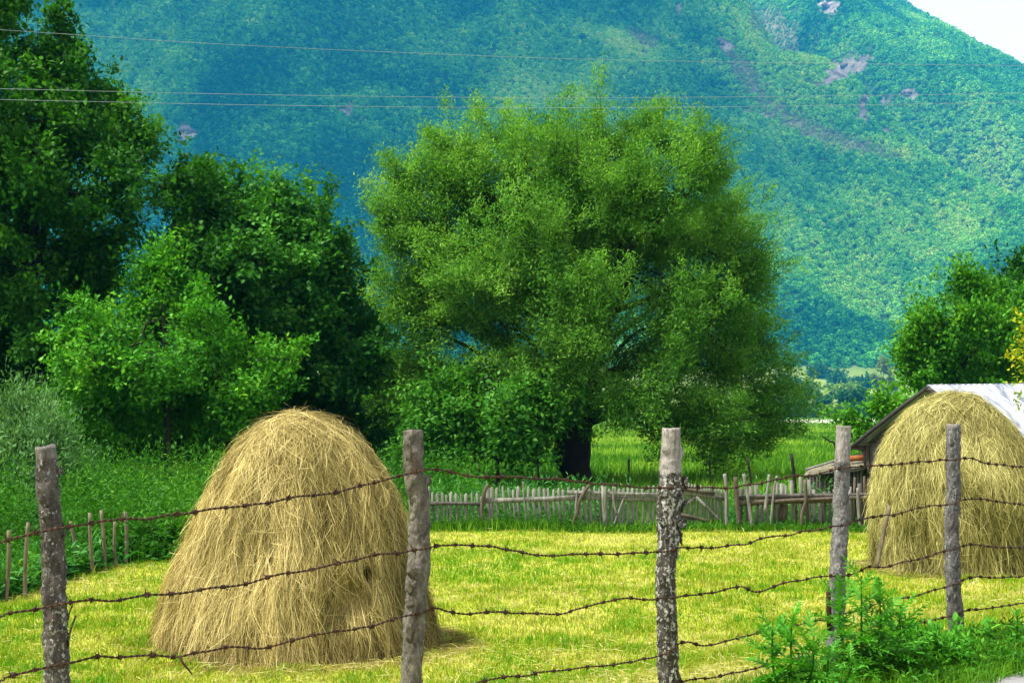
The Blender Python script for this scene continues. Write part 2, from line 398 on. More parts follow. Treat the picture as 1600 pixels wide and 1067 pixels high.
def far_forest():
    r = np.random.default_rng(12)
    n = 480000
    Y = KM*np.sqrt(r.uniform(648**2, 1560**2, n)); U = r.uniform(-.50, .56, n)
    sl_ = np.abs(mz(U*Y, Y+25)-mz(U*Y, Y))/25; keep = r.uniform(0, 1, n) < (.17+.40*np.clip(sl_, 0, 1.7))*np.clip((1000*KM/Y)**.35, .7, 1.25)
    X = U*Y; X, Y = X[keep], Y[keep]
    Z = mz(X, Y); x, y = px(X, Y, Z)
    jj = (fbm(x/14., y/10., 0, 31)-.5)*1.2
    rk = ell(ROCKS, x, y, .3, jj*1.0+(fbm(x/4., y/4., 0, 33)-.5)*1.6); sc = ell(SCRUB, x, y, .4, jj); pl = ell(PALE, x, y, .5, jj)
    keep = (y > -70) & (r.uniform(0, 1, len(x)) > rk*1.1) & (r.uniform(0, 1, len(x)) > sc*.12)
    X, Y, Z, x, y, sc, pl = [k[keep] for k in (X, Y, Z, x, y, sc, pl)]
    n = len(X)
    XK, YK = X/KM, Y/KM; sp = fbm(XK/45., YK/70., 0, 41, 3); sp2 = fbm(XK/160., YK/200., 0, 42, 2)
    tone = np.clip(.33+(sp-.5)*1.1+(sp2-.5)*.8+r.normal(0, .15, n)+.32*pl-.10+.26*sst(600, 1200, x)-.05*sst(520, 590, y), 0, 1)  # varied tree tones, plus the sunlit right side painted in as lighter foliage
    m = bpy.data.meshes.new('forest'); m.vertices.add(n)
    m.vertices.foreach_set('co', np.stack([X, Y, Z+1.4], -1).astype(np.float32).ravel())
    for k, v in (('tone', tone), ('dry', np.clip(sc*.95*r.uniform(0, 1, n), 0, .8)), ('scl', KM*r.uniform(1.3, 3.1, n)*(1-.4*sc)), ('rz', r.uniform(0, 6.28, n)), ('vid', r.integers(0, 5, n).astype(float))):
        m.attributes.new(k, 'FLOAT', 'POINT').data.foreach_set('value', v.astype(np.float32))
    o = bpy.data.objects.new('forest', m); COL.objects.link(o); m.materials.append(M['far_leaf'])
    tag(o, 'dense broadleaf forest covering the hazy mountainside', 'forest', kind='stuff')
    g = bpy.data.node_groups.new('forest_scatter', 'GeometryNodeTree')
    g.interface.new_socket('Geometry', in_out='INPUT', socket_type='NodeSocketGeometry'); g.interface.new_socket('Geometry', in_out='OUTPUT', socket_type='NodeSocketGeometry')
    N = g.nodes.new; L = g.links.new
    gi, go = N('NodeGroupInput'), N('NodeGroupOutput')
    ip = N('GeometryNodeInstanceOnPoints'); L(gi.outputs[0], ip.inputs['Points'])
    jn = N('GeometryNodeGeometryToInstance')
    for k in range(5):
        oi = N('GeometryNodeObjectInfo'); oi.inputs['Object'].default_value = crown_clump(100+k, k)
        L(oi.outputs['Geometry'], jn.inputs[0])
    L(jn.outputs[0], ip.inputs['Instance']); ip.inputs['Pick Instance'].default_value = True
    def at(nm, typ='FLOAT'):
        a = N('GeometryNodeInputNamedAttribute'); a.data_type = typ; a.inputs['Name'].default_value = nm; return a.outputs[0]
    L(at('vid'), ip.inputs['Instance Index'])
    cx_ = N('ShaderNodeCombineXYZ'); L(at('rz'), cx_.inputs[2]); L(cx_.outputs[0], ip.inputs['Rotation'])
    c2 = N('ShaderNodeCombineXYZ'); a = at('scl'); [L(a, c2.inputs[i]) for i in range(3)]; L(c2.outputs[0], ip.inputs['Scale'])
    L(ip.outputs[0], go.inputs[0])
    o.modifiers.new('scatter', 'NODES').node_group = g
far_forest()
def rocks():
    lab = ['long grey pink cliff band in the gully', 'narrow pale scree chute below the cliff band', 'pale rock patch at the foot of the scree chute', 'small reddish rock face right of the scree chute',
           'grey rock face at the top edge above the gully', 'pale crag on the crest of the middle spur', 'small pink rock scar on the left slope', 'grey rock outcrop just above the dark left trees']
    for (cx, cy, rx, ry, a), lb in zip(ROCKS, lab):
        # march the ray to the terrain
        D = KM*np.arange(650, 1600, 2.); X = (cx-CX)/F*D; zr = EYE+(HY-cy)/F*D
        hit = np.argmax(mz(X, D) > zr); c = P(cx, cy, D[hit])
        r = np.random.default_rng(int(cx)); o = empty('rock_outcrop', c, lb+' on the forested mountain', 'rock outcrop'); 
        sx, sz = rx/F*D[hit], ry/F*D[hit]
        for k in range(9):
            m = MB(); nu, nv = 20, 14
            u = np.linspace(0, 2*math.pi, nu, endpoint=False); v = np.linspace(.05, math.pi-.05, nv)
            UU, VV = np.meshgrid(u, v); d = np.stack([np.sin(VV)*np.cos(UU), np.sin(VV)*np.sin(UU), np.cos(VV)], -1).reshape(-1, 3)
            q = np.round((fbm(d[:, 0]*2+k, d[:, 1]*2, d[:, 2]*2, int(cx)+k, 3)-.5)*9)/9
            ox = r.uniform(-.9, .9); sc_ = r.uniform(.14, .30)
            cc = c+A(ox*sx*math.cos(a), 3.0*KM, r.uniform(-.8, .6)*sz-ox*sx*math.sin(a))
            V = cc+d*(1+q[:, None]*1.1)*A(sx*sc_, 4*KM, max(sz*sc_*1.3, 5))
            i = np.arange(nv-1)[:, None]*nu; j = np.arange(nu)[None]; j2 = (j+1) % nu
            m.add(V, np.stack([i+j, i+nu+j, i+nu+j2, i+j2], -1).reshape(-1, 4)); m.build('crag', M['rock'], o)
rocks()

# ------------------------------------------------------------------ trees
def add_leaves(m, pos, d, nn, L, W, tone, fold=.12):
    d = nrm(d); sd = nrm(np.cross(d, nn)); up = np.cross(sd, d)
    L = np.broadcast_to(L, (len(pos),))[:, None]; W = np.broadcast_to(W, (len(pos),))[:, None]
    v0 = pos; v1 = pos+d*L*.45+sd*W*.5+up*W*fold; v2 = pos+d*L-up*L*.08; v3 = pos+d*L*.45-sd*W*.5+up*W*fold
    V = np.stack([v0, v1, v2, v3], 1).reshape(-1, 3)
    m.add(V, np.arange(len(pos)*4).reshape(-1, 4), tone=np.repeat(np.clip(tone, 0, 1), 4))

def make_tree(name, label, cat, base, trunk, lobes, D, leaf, bark, ncl, nlf, L, W, rc, seed, droop=.3, depth=.9, group=None, spread=None, shell=.45, wood=True, twigs=.5, tonebias=0., limb=.5, bsz=11, spray=1.):
    """base (x,y) on the ground; trunk [(px,py,r)...] at depth D; lobes [(cx,cy,rx,ry[,dy])] in 1600-px units at depth D"""
    r = np.random.default_rng(seed)
    root = empty(name, (base[0], base[1], float(gz(base[0], base[1])) if len(base) < 3 else base[2]), label, cat, group)
    lob = []
    for l in lobes:
        c = P(l[0], l[1], D); rx, rz = l[2]/F*D, l[3]/F*D
        lob.append((c, rx, rz))
    cen = np.mean([l[0] for l in lob], 0)
    Rx = max(abs(l[0][0]-cen[0])+l[1] for l in lob); Rz = max(abs(l[0][2]-cen[2])+l[2] for l in lob)
    L2 = []
    for k, (c, rx, rz) in enumerate(lob):
        q = min(1, math.hypot((c[0]-cen[0])/Rx, (c[2]-cen[2])/Rz))
        room = Rx*depth*math.sqrt(max(.04, 1-q*q))
        dy = r.uniform(-.75, .75)*room if len(lobes[k]) < 5 else lobes[k][4]
        L2.append((c+A(0, dy, 0), rx, min(max(rx, rz)*1.15, room+.2), rz))
    w = np.array([l[1]*l[3] for l in L2]); w /= w.sum()
    nb = max(8, ncl//bsz)                                    # boughs, each a spray of leaf clumps along its own axis
    pick = r.choice(len(L2), nb, p=w)
    C = np.array([l[0] for l in L2]); R = np.array([[l[1], l[2], l[3]] for l in L2]); R = np.maximum(R*.45, R-.85*rc)
    d = nrm(r.normal(size=(nb, 3)))
    d[:, 2] = np.where(d[:, 2] < -.3, d[:, 2]*.6, d[:, 2])
    rad = (shell+(1-shell)*r.uniform(0, 1, nb)**.6)*(.72+.46*fbm(d[:, 0]*2+pick*7.1, d[:, 1]*2, d[:, 2]*2, seed, 2))
    bo = C[pick]+d*R[pick]*rad[:, None]
    bout = nrm(bo-(cen+A(0, 0, -.6*Rz)))
    bax = nrm(bout*.8+A(0, 0, .55-droop*1.2)+r.normal(size=(nb, 3))*.5); bl = rc*spray*r.uniform(1.0, 2.6, nb); bt = r.normal(0, .10, nb)
    kb = r.integers(0, nb, ncl); tb = r.uniform(-1, 1, ncl)
    cl = bo[kb]+bax[kb]*(tb*bl[kb])[:, None]+r.normal(size=(ncl, 3))*(rc*(.62-.34*tb))[:, None]
    gl = float(root.location.z)
    cl[:, 2] = np.maximum(cl[:, 2], gl+.35)
    # wood
    if wood:
        m = MB()
        tp = np.array([P(x, y, D) for x, y, _ in trunk]); tp[0, 2] = min(tp[0, 2], gl)-.05; tr = [t[2] for t in trunk]
        n = 14; tpts = spline(tp, n); trad = np.interp(np.linspace(0, len(tr)-1, n), np.arange(len(tr)), tr)
        m.add(*tube(tpts, trad, 12, True, .22, seed))
        limbs = []
        for k, (c, rx, ry, rz) in enumerate(L2):
            i = int(r.integers(n*2//4, n)); s0 = tpts[i]
            mid = s0*.45+c*.55+A(0, 0, .12*np.linalg.norm(c-s0))+r.normal(size=3)*.12*np.linalg.norm(c-s0)*.6
            end = c-(c-s0)*.06
            q = spline([s0, mid, end], 9)
            q[1:-1] += r.normal(size=(7, 3))*.035*np.linalg.norm(c-s0)*.5
            rr = np.linspace(min(trad[i]*limb, .10)*r.uniform(.7, 1.1), trad[-1]*.1+.006, 9)
            m.add(*tube(q, rr, 6, False, .1, seed+k)); limbs.append(q)
        for i in np.where(r.uniform(0, 1, nb) < twigs*1.6)[0]:
            q = limbs[pick[i]]; b = bo[i]; j = int(np.argmin(np.linalg.norm(q[3:]-b, axis=1)*r.uniform(.6, 1.4, 6)))+3
            a = q[j]; md = (a+b)/2+A(0, 0, .1*np.linalg.norm(b-a))+r.normal(size=3)*.06*np.linalg.norm(b-a)
            rt = .006+.010*np.linalg.norm(b-a); tip = b+bax[i]*bl[i]*.9
            m.add(*tube([a, md, b, tip], [rt, rt*.75, rt*.5, .004], 4, False))
        m.build('trunk', bark, root, True)
    # foliage
    m = MB()
    out = nrm(cl-(cen+A(0, 0, -.6*Rz)))
    tdir = nrm(bax[kb]+out*.4+r.normal(size=(ncl, 3))*.55+A(0, 0, -droop*.6))
    cs = r.uniform(.6, 1.25, ncl)
    ii = np.repeat(np.arange(ncl), nlf); N = len(ii)
    s = r.uniform(-.5, 1, N)
    pos = cl[ii]+tdir[ii]*(s*rc*1.3*cs[ii])[:, None]+r.normal(size=(N, 3))*(rc*.42*cs[ii])[:, None]*A(1, 1, .75)
    pos[:, 2] = np.maximum(pos[:, 2], gl+.12)
    ld = nrm(tdir[ii]*.7+r.normal(size=(N, 3))*.75+A(0, 0, -droop))
    nn = nrm(A(0, 0, .8)+out[ii]*.55+r.normal(size=(N, 3))*.55)
    ct = r.normal(0, .10, ncl)+bt[kb]+.08*tb
    tone = .45+tonebias+ct[ii]+r.normal(0, .17, N)
    sz = r.uniform(.65, 1.2, N)
    add_leaves(m, pos, ld, nn, L*sz, W*sz, tone)
    m.build('crown', leaf, root)
    return root

def GB(x, D): return ((x-CX)/F*D, D)
make_tree('broadleaf_tree', 'tallest dark green broadleaf tree filling the left edge of the photo', 'tree', GB(40, 39), [(40, 770, .42), (45, 640, .36), (40, 420, .28), (35, 200, .16)],
    [(20, 40, 85, 75), (100, 75, 38, 40), (60, 130, 85, 70), (55, 235, 155, 100), (165, 235, 62, 70), (245, 275, 45, 48), (130, 330, 125, 90), (215, 330, 60, 55), (30, 430, 130, 110), (145, 425, 85, 80), (60, 540, 130, 80), (-80, 300, 110, 260), (-110, 120, 90, 160), (90, 610, 90, 60), (-60, 560, 120, 120), (110, 180, 60, 50), (262, 285, 46, 50), (205, 210, 56, 56), (150, 150, 50, 50), (285, 300, 30, 34), (30, 440, 80, 70, -3.), (60, 500, 90, 60, -3.2), (20, 330, 80, 80, -3.)],
    39, M['leaf_dark'], M['bark_dark'], 3000, 46, .165, .10, .35, 11, .15, .8, spray=1.35)
make_tree('broadleaf_tree', 'round dark green tree behind the lighter young tree, with glossy leaves', 'tree', GB(415, 42), [(415, 765, .30), (418, 640, .26), (420, 480, .18), (425, 340, .08)],
    [(385, 335, 82, 64), (315, 375, 72, 62), (475, 365, 82, 66), (425, 430, 140, 90), (535, 440, 66, 75), (490, 545, 105, 85), (565, 530, 58, 65), (400, 560, 110, 80), (525, 610, 75, 60), (440, 640, 110, 55), (310, 650, 80, 50), (565, 660, 50, 40), (575, 590, 40, 50), (440, 480, 130, 120, -1.)],
    42, M['leaf_mid'], M['bark_dark'], 2300, 44, .17, .115, .35, 12, .15, .8, bsz=9, spray=1.3)
make_tree('broadleaf_tree', 'light green young tree with a slim straight trunk left of the near haystack', 'tree', GB(262, 34.6), [(262, 780, .085), (262, 690, .075), (258, 580, .05), (254, 470, .02)],
    [(245, 420, 40, 46), (250, 455, 62, 50), (245, 500, 88, 50), (330, 505, 66, 48), (190, 535, 70, 44), (300, 560, 110, 56), (140, 575, 54, 40), (230, 590, 130, 50), (395, 565, 62, 44), (340, 615, 100, 46), (170, 640, 70, 42), (270, 650, 110, 36), (380, 640, 50, 34), (155, 680, 40, 24)],
    34.6, M['leaf_light'], M['twig'], 1500, 36, .14, .08, .29, 13, .05, .7, limb=.45, bsz=8, spray=1.05)
make_tree('willow', 'huge round willow with a thick dark trunk in the middle of the photo', 'tree', GB(905, 40), [(905, 762, .44), (901, 738, .40), (893, 706, .54), (903, 645, .42), (915, 540, .26), (925, 400, .12)],
    [(640, 295, 42, 32), (622, 380, 30, 60), (705, 240, 46, 38), (785, 212, 58, 42), (925, 208, 62, 42), (1062, 232, 34, 42), (1000, 215, 56, 46), (860, 245, 76, 56), (750, 290, 85, 66), (685, 365, 72, 56), (950, 290, 95, 66), (1065, 305, 66, 66), (850, 350, 105, 76), (720, 430, 92, 66), (1000, 390, 105, 76), (1115, 370, 70, 56), (1145, 420, 50, 56), (880, 450, 105, 70), (1085, 470, 95, 66), (670, 510, 60, 56), (785, 520, 85, 52), (1155, 510, 40, 56), (1125, 565, 85, 56), (965, 550, 75, 52), (1165, 630, 55, 50), (1095, 655, 90, 42), (1035, 575, 58, 62), (700, 590, 78, 36), (810, 600, 80, 46), (1040, 640, 55, 36), (920, 630, 60, 30), (1200, 660, 44, 44), (1192, 560, 48, 60), (1210, 620, 40, 50), (700, 250, 50, 44), (640, 470, 46, 50), (640, 570, 38, 50), (655, 640, 50, 44), (965, 625, 56, 36, -3.4), (885, 560, 50, 50, -3.6), (1150, 690, 50, 22), (900, 400, 90, 60, 1.), (780, 350, 80, 60, 1.5), (1040, 350, 80, 60, 1.5), (860, 270, 80, 50, -1.2), (980, 330, 70, 50, -2.4), (770, 460, 80, 50, -2.4), (900, 480, 80, 45, -3.), (1050, 500, 80, 50, -2.6), (1140, 470, 60, 50, -.8), (690, 440, 60, 50, -.8), (830, 400, 70, 45, -3.)],
    40, M['leaf_willow'], M['bark_dark'], 7600, 68, .125, .038, .33, 14, .05, .80, shell=.42, twigs=.6, limb=.5, bsz=9, spray=1.75)
make_tree('plum_tree', 'small crooked fruit tree behind the left end of the picket fence', 'tree', GB(727, 37.5), [(727, 770, .075), (733, 735, .07), (737, 705, .06), (742, 670, .03)],
    [(735, 650, 50, 26, -.6), (690, 625, 40, 26, 0), (695, 690, 46, 18, -.4), (660, 655, 30, 26, .6), (770, 632, 34, 22, .3), (715, 615, 34, 20, .2), (745, 690, 40, 16, -.3), (650, 700, 26, 16, 0)], 37.5, M['leaf_plum'], M['bark_dark'], 430, 26, .15, .085, .34, 15, .2, .5)
make_tree('plum_tree', 'small fruit tree right of the crooked one, in front of the willow trunk', 'tree', GB(779, 36.5), [(779, 772, .06), (777, 735, .055), (779, 705, .045), (790, 660, .025)],
    [(800, 650, 44, 26, -.4), (845, 670, 36, 20, 0), (868, 640, 28, 22, 0), (775, 685, 34, 18, .3), (825, 630, 30, 18, 0), (815, 690, 36, 16, -.3)], 36.5, M['leaf_plum'], M['bark_dark'], 420, 26, .15, .085, .34, 16, .2, .5)
make_tree('shrub', 'feathery grey green bush at the far left behind the stakes', 'bush', GB(40, 27), [(40, 815, .05), (42, 770, .04), (45, 720, .02)],
    [(30, 675, 60, 40), (90, 705, 45, 36), (15, 735, 60, 50), (100, 745, 36, 26), (60, 770, 70, 36)], 27, M['leaf_silver'], M['twig'], 620, 30, .13, .028, .32, 17, -.5, .7, tonebias=.08)
for k, (x, D, lobes, lb) in enumerate([
    (40, 46, [(20, 660, 90, 80), (90, 690, 60, 60), (-60, 640, 90, 100)], 'dark shrub under the tall left tree'),
    (180, 47, [(150, 690, 80, 60), (220, 680, 70, 60), (190, 640, 80, 50)], 'dark shrub in the gloom behind the slim trunk'),
    (350, 47, [(310, 700, 70, 50), (390, 700, 70, 50), (350, 660, 90, 40)], 'dark shrub behind the top of the near haystack'),
    (520, 48, [(470, 700, 70, 50), (560, 700, 70, 45), (520, 660, 80, 40)], 'dark shrub between the haystack and the willow'),
    (622, 58, [(615, 610, 50, 40), (600, 660, 50, 50), (650, 690, 60, 40), (640, 640, 40, 40)], 'mid green shrub left of the willow, beside the cut post')]):
    make_tree('shrub', lb, 'bush', GB(x, D), [(x, 760, .06), (x, 730, .05), (x, 690, .02)], lobes, D, M['leaf_mid' if k == 4 else 'leaf_dark'], M['bark_dark'], 420, 24, .24, .16, .5, 60+k, .2, .5)
make_tree('cherry_tree', 'bushy green tree behind the barn ridge', 'tree', GB(1500, 46), [(1500, 745, .16), (1500, 650, .13), (1495, 540, .06)],
    [(1456, 530, 34, 34), (1424, 512, 8, 22), (1444, 492, 8, 24), (1466, 480, 9, 26), (1492, 466, 8, 26), (1516, 452, 8, 28), (1540, 470, 12, 30), (1572, 462, 12, 34), (1442, 580, 30, 34), (1495, 515, 40, 34), (1550, 530, 44, 40), (1485, 580, 70, 42), (1590, 560, 56, 46), (1545, 600, 70, 36), (1440, 620, 24, 24)], 46, M['leaf_right'], M['bark_dark'], 800, 40, .165, .09, .38, 18, -.3, .8)
make_tree('fir_tree', 'dark green upright tree top at the right edge, highest of the right trees', 'tree', GB(1590, 55), [(1590, 735, .2), (1590, 600, .16), (1588, 440, .04)],
    [(1597, 445, 12, 34), (1562, 478, 13, 36), (1625, 455, 26, 50), (1600, 500, 36, 40), (1540, 500, 10, 36), (1516, 505, 8, 38), (1580, 480, 12, 30), (1530, 545, 40, 30)], 55, M['leaf_fir'], M['bark_dark'], 620, 28, .24, .12, .42, 19, -.6, .6)
make_tree('yellow_tree', 'yellow leaved branches reaching in at the right edge above the barn roof', 'tree', GB(1720, 21.5), [(1720, 862, .09), (1712, 740, .07), (1700, 600, .04)],
    [(1598, 540, 14, 24), (1608, 585, 16, 18), (1598, 640, 7, 12), (1660, 560, 60, 70), (1720, 520, 60, 60), (1700, 610, 60, 50)], 21.5, M['leaf_yellow'], M['twig'], 210, 16, .085, .045, .18, 20, .3, .7)
make_tree('shrub', 'loose leafy sapling at the left eave of the barn', 'bush', GB(1392, 30), [(1392, 800, .03), (1390, 720, .025), (1385, 650, .01)],
    [(1375, 640, 24, 18), (1395, 655, 24, 22), (1355, 668, 14, 10), (1402, 690, 22, 30), (1340, 675, 14, 8)], 30, M['leaf_right'], M['twig'], 150, 20, .12, .07, .22, 21, .1, .6)

# far valley trees
VT = [(1252, 333, [(1252, 625, 20, 26), (1240, 645, 20, 18)], 'leaf_valley', 'dark green valley tree touching the right side of the willow'),
      (1283, 330, [(1283, 632, 18, 18), (1275, 648, 16, 12)], 'leaf_valley', 'bluish valley tree second from the willow'),
      (1303, 318, [(1303, 648, 15, 10)], 'leaf_lime', 'low lime green bush at the edge of the white flowers'),
      (1325, 338, [(1325, 632, 20, 22), (1318, 648, 18, 14)], 'leaf_valley', 'round bluish tree in the middle of the valley tree line'),
      (1356, 335, [(1356, 630, 20, 24), (1350, 648, 20, 14)], 'leaf_valley', 'tallest dark tree of the valley tree line beside the pale poplar'),
      (1384, 342, [(1384, 640, 20, 24)], 'leaf_valley', 'valley tree just left of the barn roof'),
      (1380, 420, [(1382, 578, 14, 20), (1376, 605, 18, 24), (1392, 600, 14, 20)], 'leaf_pale', 'pale yellowish poplar rising above the valley tree line'),
      (1330, 400, [(1320, 612, 26, 8), (1345, 610, 20, 8)], 'leaf_lime', 'lime green tree top behind the valley tree line'),
      (1228, 345, [(1228, 628, 20, 26), (1215, 645, 22, 18)], 'leaf_valley', 'deep green valley tree half hidden by the right edge of the willow'),
      (1345, 560, [(1350, 600, 12, 8), (1362, 604, 10, 7)], 'leaf_valley', 'small far hedge tree left of the pale poplar'),
      (1232, 560, [(1230, 600, 16, 10), (1246, 604, 12, 8)], 'leaf_valley', 'far hedge tree just right of the willow crown'),
      (1270, 400, [(1262, 612, 20, 9)], 'leaf_lime', 'small lime tree left in the valley'),
      (1306, 540, [(1306, 597, 10, 11)], 'leaf_valley', 'single round tree on the pale slope field'),
      (1288, 600, [(1285, 586, 18, 9), (1296, 594, 14, 8)], 'leaf_valley', 'clump tree at the upper edge of the pale field'),
      (1325, 560, [(1325, 604, 16, 9), (1312, 596, 9, 8)], 'leaf_valley', 'tree at the foot of the forest between the two pale fields'),
      (640, 300, [(640, 620, 40, 16), (600, 640, 60, 20), (690, 635, 40, 20)], 'leaf_valley', 'far tree seen between the dark trees and the willow')]
for k, (x, D, lobes, mt, lb) in enumerate(VT):
    D = D*KM*(.8 if D < 360 else 1); zb = float(mz(*GB(x, D))) if D > 425*KM else 0.
    make_tree('valley_tree', lb, 'tree', (*GB(x, D), zb), [(x, HY-F*(zb-EYE)/D, .3), (x, lobes[0][1]+8, .25), (x, lobes[0][1], .15)], lobes, D, M[mt], M['bark_dark'], 130, 16, D*.0024, D*.0018, D*.0022, 80+k, .1, .8, group='trees in the far valley', twigs=.1)

# ------------------------------------------------------------------ haystacks
def haystack(name, label, prof, ycen, base_y, D, nst, hay, seed, hollows, wid=.0013):
    r = np.random.default_rng(seed)
    # profile rows (y, left px, right px) -> (z, centre x, radius)
    pr = []
    for y, l, q in prof:
        z = EYE+(HY-y)/F*D; pr.append((z-.05*(z > .6), ((l+q)/2-CX)/F*D, max(.03, (q-l)/2/F*D-.06)))
    pr = np.array(pr); s = np.concatenate([[0], np.cumsum(np.hypot(np.diff(pr[:, 0]), np.diff(pr[:, 2])))])
    Ltot = s[-1]; sf = np.linspace(0, Ltot, 60)
    pz, pc, prr = (np.interp(sf, s, pr[:, i]) for i in range(3))
    for k in range(2):
        for a in (pz, pc, prr): a[1:-1] = (a[:-2]+2*a[1:-1]+a[2:])/4
    root = empty(name, (pc[-1], D, 0), label, 'haystack')
    def surf(th, ss):
        q = np.clip(ss, 0, Ltot); z = np.interp(q, sf, pz); c = np.interp(q, sf, pc); R = np.interp(q, sf, prr)
        ex = np.maximum(ss-Ltot, 0)
        lump = (fbm(np.cos(th)*2.2+seed, np.sin(th)*2.2, q*1.1, seed, 3)-.5)*.16
        lump = lump+(fbm(np.cos(th)*10, np.sin(th)*10, q*.9, seed+5, 3)-.5)*.13*sst(.1, .9, q)
        k = sst(0, .5, R)
        X = c+np.cos(th)*(R+lump*k+ex*.9); Y = D+np.sin(th)*(R*.95+lump*k+ex*.9); Z = np.maximum(z-ex*.25, .015)+lump*.25*(1-k)
        p = np.stack([X, Y, Z], -1)
        for hx, hy, rr, dp in hollows:
            x, y = px(X, Y, Z); d = np.hypot((x-hx)/rr, (y-hy)/(rr*1.3))*(.7+.6*fbm(x/7., y/9., 0, 12))
            p[..., 1] += np.where(Y < D, dp*np.exp(-d*d*1.5), 0)
        return p
    m = MB(); nt = 120; ns = 60
    T, SS = np.meshgrid(np.linspace(0, 2*math.pi, nt, endpoint=False), sf); V = surf(T, SS)
    ctr = np.stack([np.interp(SS, sf, pc), np.full_like(SS, D), np.interp(SS, sf, pz)], -1)
    V = ctr+(V-ctr)*.975
    i = np.arange(ns-1)[:, None]*nt; j = np.arange(nt)[None]; j2 = (j+1) % nt
    m.add(V.reshape(-1, 3), np.stack([i+j, i+nt+j, i+nt+j2, i+j2], -1).reshape(-1, 4))
    m.build('packed_hay', M['hay_core'], root, True)
    # straw, in combed tufts
    w = prr+.03; cdf = np.cumsum(w); cdf /= cdf[-1]
    ntf = nst//9
    ts = np.interp(r.uniform(0, 1, ntf), cdf, sf); tt = r.uniform(0, 2*math.pi, ntf)
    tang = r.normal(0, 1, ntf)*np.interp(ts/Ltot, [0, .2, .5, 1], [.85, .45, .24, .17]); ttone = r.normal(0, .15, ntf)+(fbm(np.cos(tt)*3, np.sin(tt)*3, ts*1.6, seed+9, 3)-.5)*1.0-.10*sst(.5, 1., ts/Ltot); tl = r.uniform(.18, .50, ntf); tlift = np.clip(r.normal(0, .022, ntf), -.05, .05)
    k = r.integers(0, ntf, nst)
    s0 = ts[k]+r.normal(0, .06, nst); R0 = np.interp(np.clip(s0, 0, Ltot), sf, prr)+.08
    t0 = tt[k]+r.normal(0, .05, nst)/R0
    ang = tang[k]+r.normal(0, .17, nst); Ln = tl[k]*r.uniform(.6, 1.25, nst)
    wild = r.uniform(0, 1, nst) < .03; ang = np.where(wild, r.normal(0, 1.0, nst), ang); Ln = np.where(wild, Ln*.7, Ln)
    K = 6; pts = []
    lift0 = tlift[k]+np.where(wild, r.uniform(.01, .05, nst), r.uniform(-.06, .03, nst)); lift1 = lift0+r.normal(.0, .022, nst)+np.where(wild, r.uniform(-.02, .07, nst), 0)+np.where(r.uniform(0, 1, nst) < .05, .09, 0)
    bend = r.normal(0, .22, nst)
    for i in range(K):
        f = i/(K-1); a = ang+bend*f*(.4)
        ss = np.abs(s0+Ln*f*np.cos(a)); th = t0+Ln*f*np.sin(a)/R0
        p = surf(th, ss); ct = np.stack([np.interp(np.clip(ss, 0, Ltot), sf, pc), np.full(nst, D), np.interp(np.clip(ss-.4, 0, Ltot), sf, pz)-.25], -1)
        n_ = nrm(p-ct); lf = lift0+(lift1-lift0)*f+.018*math.sin(f*3.14)
        p = p+n_*lf[:, None]; p[:, 2] = np.maximum(p[:, 2], .01); pts.append(p)
    pts = np.stack(pts, 1)                                   # n,K,3
    tn = nrm(np.gradient(pts, axis=1)); sd = nrm(np.cross(tn, nrm(pts-A(pc[-1], D, .2))+r.normal(size=(nst, 1, 3))*.5))
    W = wid*r.uniform(.5, 1.3, nst)[:, None, None]*np.array([.8, 1, 1, 1, .8, .3])[None, :, None]
    V = np.stack([pts-sd*W, pts+sd*W], 2).reshape(-1, 3)
    b = (np.arange(nst)*K*2)[:, None]; q = np.arange(K-1)[None]*2
    Q = np.stack([b+q, b+q+1, b+q+3, b+q+2], -1).reshape(-1, 4)
    tone = np.clip(.5+ttone[k]+r.normal(0, .20, nst), 0, 1)
    hx, hy, hr = hollows[0][:3]; x, y = px(pts[:, :, 0], pts[:, :, 1], pts[:, :, 2]); dh = (np.hypot((x-hx)/hr, (y-hy)/(hr*1.4))*(.6+.8*fbm(x/6., y/8., 0, 12))).min(1)
    Q = Q.reshape(nst, K-1, 4)[~((dh < .8) & (pts[:, 0, 1] < D))].reshape(-1, 4) if hr < 15 else Q
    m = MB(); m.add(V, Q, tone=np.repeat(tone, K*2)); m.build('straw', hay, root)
    return root
haystack('haystack', 'tall golden haystack in the near field behind the first two wire fence posts', [(641, 462, 478), (646, 434, 506), (656, 404, 531), (672, 383, 553), (690, 366, 568), (735, 337, 601), (800, 308, 625), (850, 288, 640), (920, 262, 655), (970, 248, 672), (1008, 240, 684)],
    0, 1035, 12.9, 190000, M['hay'], 3, [(574, 897, 7, .22), (545, 935, 28, .20), (520, 960, 20, .10), (300, 960, 40, .06)])
haystack('haystack', 'greener haystack in front of the barn at the right edge', [(610, 1480, 1498), (615, 1456, 1528), (634, 1421, 1556), (660, 1399, 1577), (680, 1386, 1592), (703, 1376, 1606), (738, 1365, 1624), (777, 1360, 1636), (815, 1362, 1645), (882, 1364, 1655)],
    0, 890, 19.2, 130000, M['hay_green'], 4, [(1500, 790, 30, .08), (1420, 850, 20, .06)], .0019)

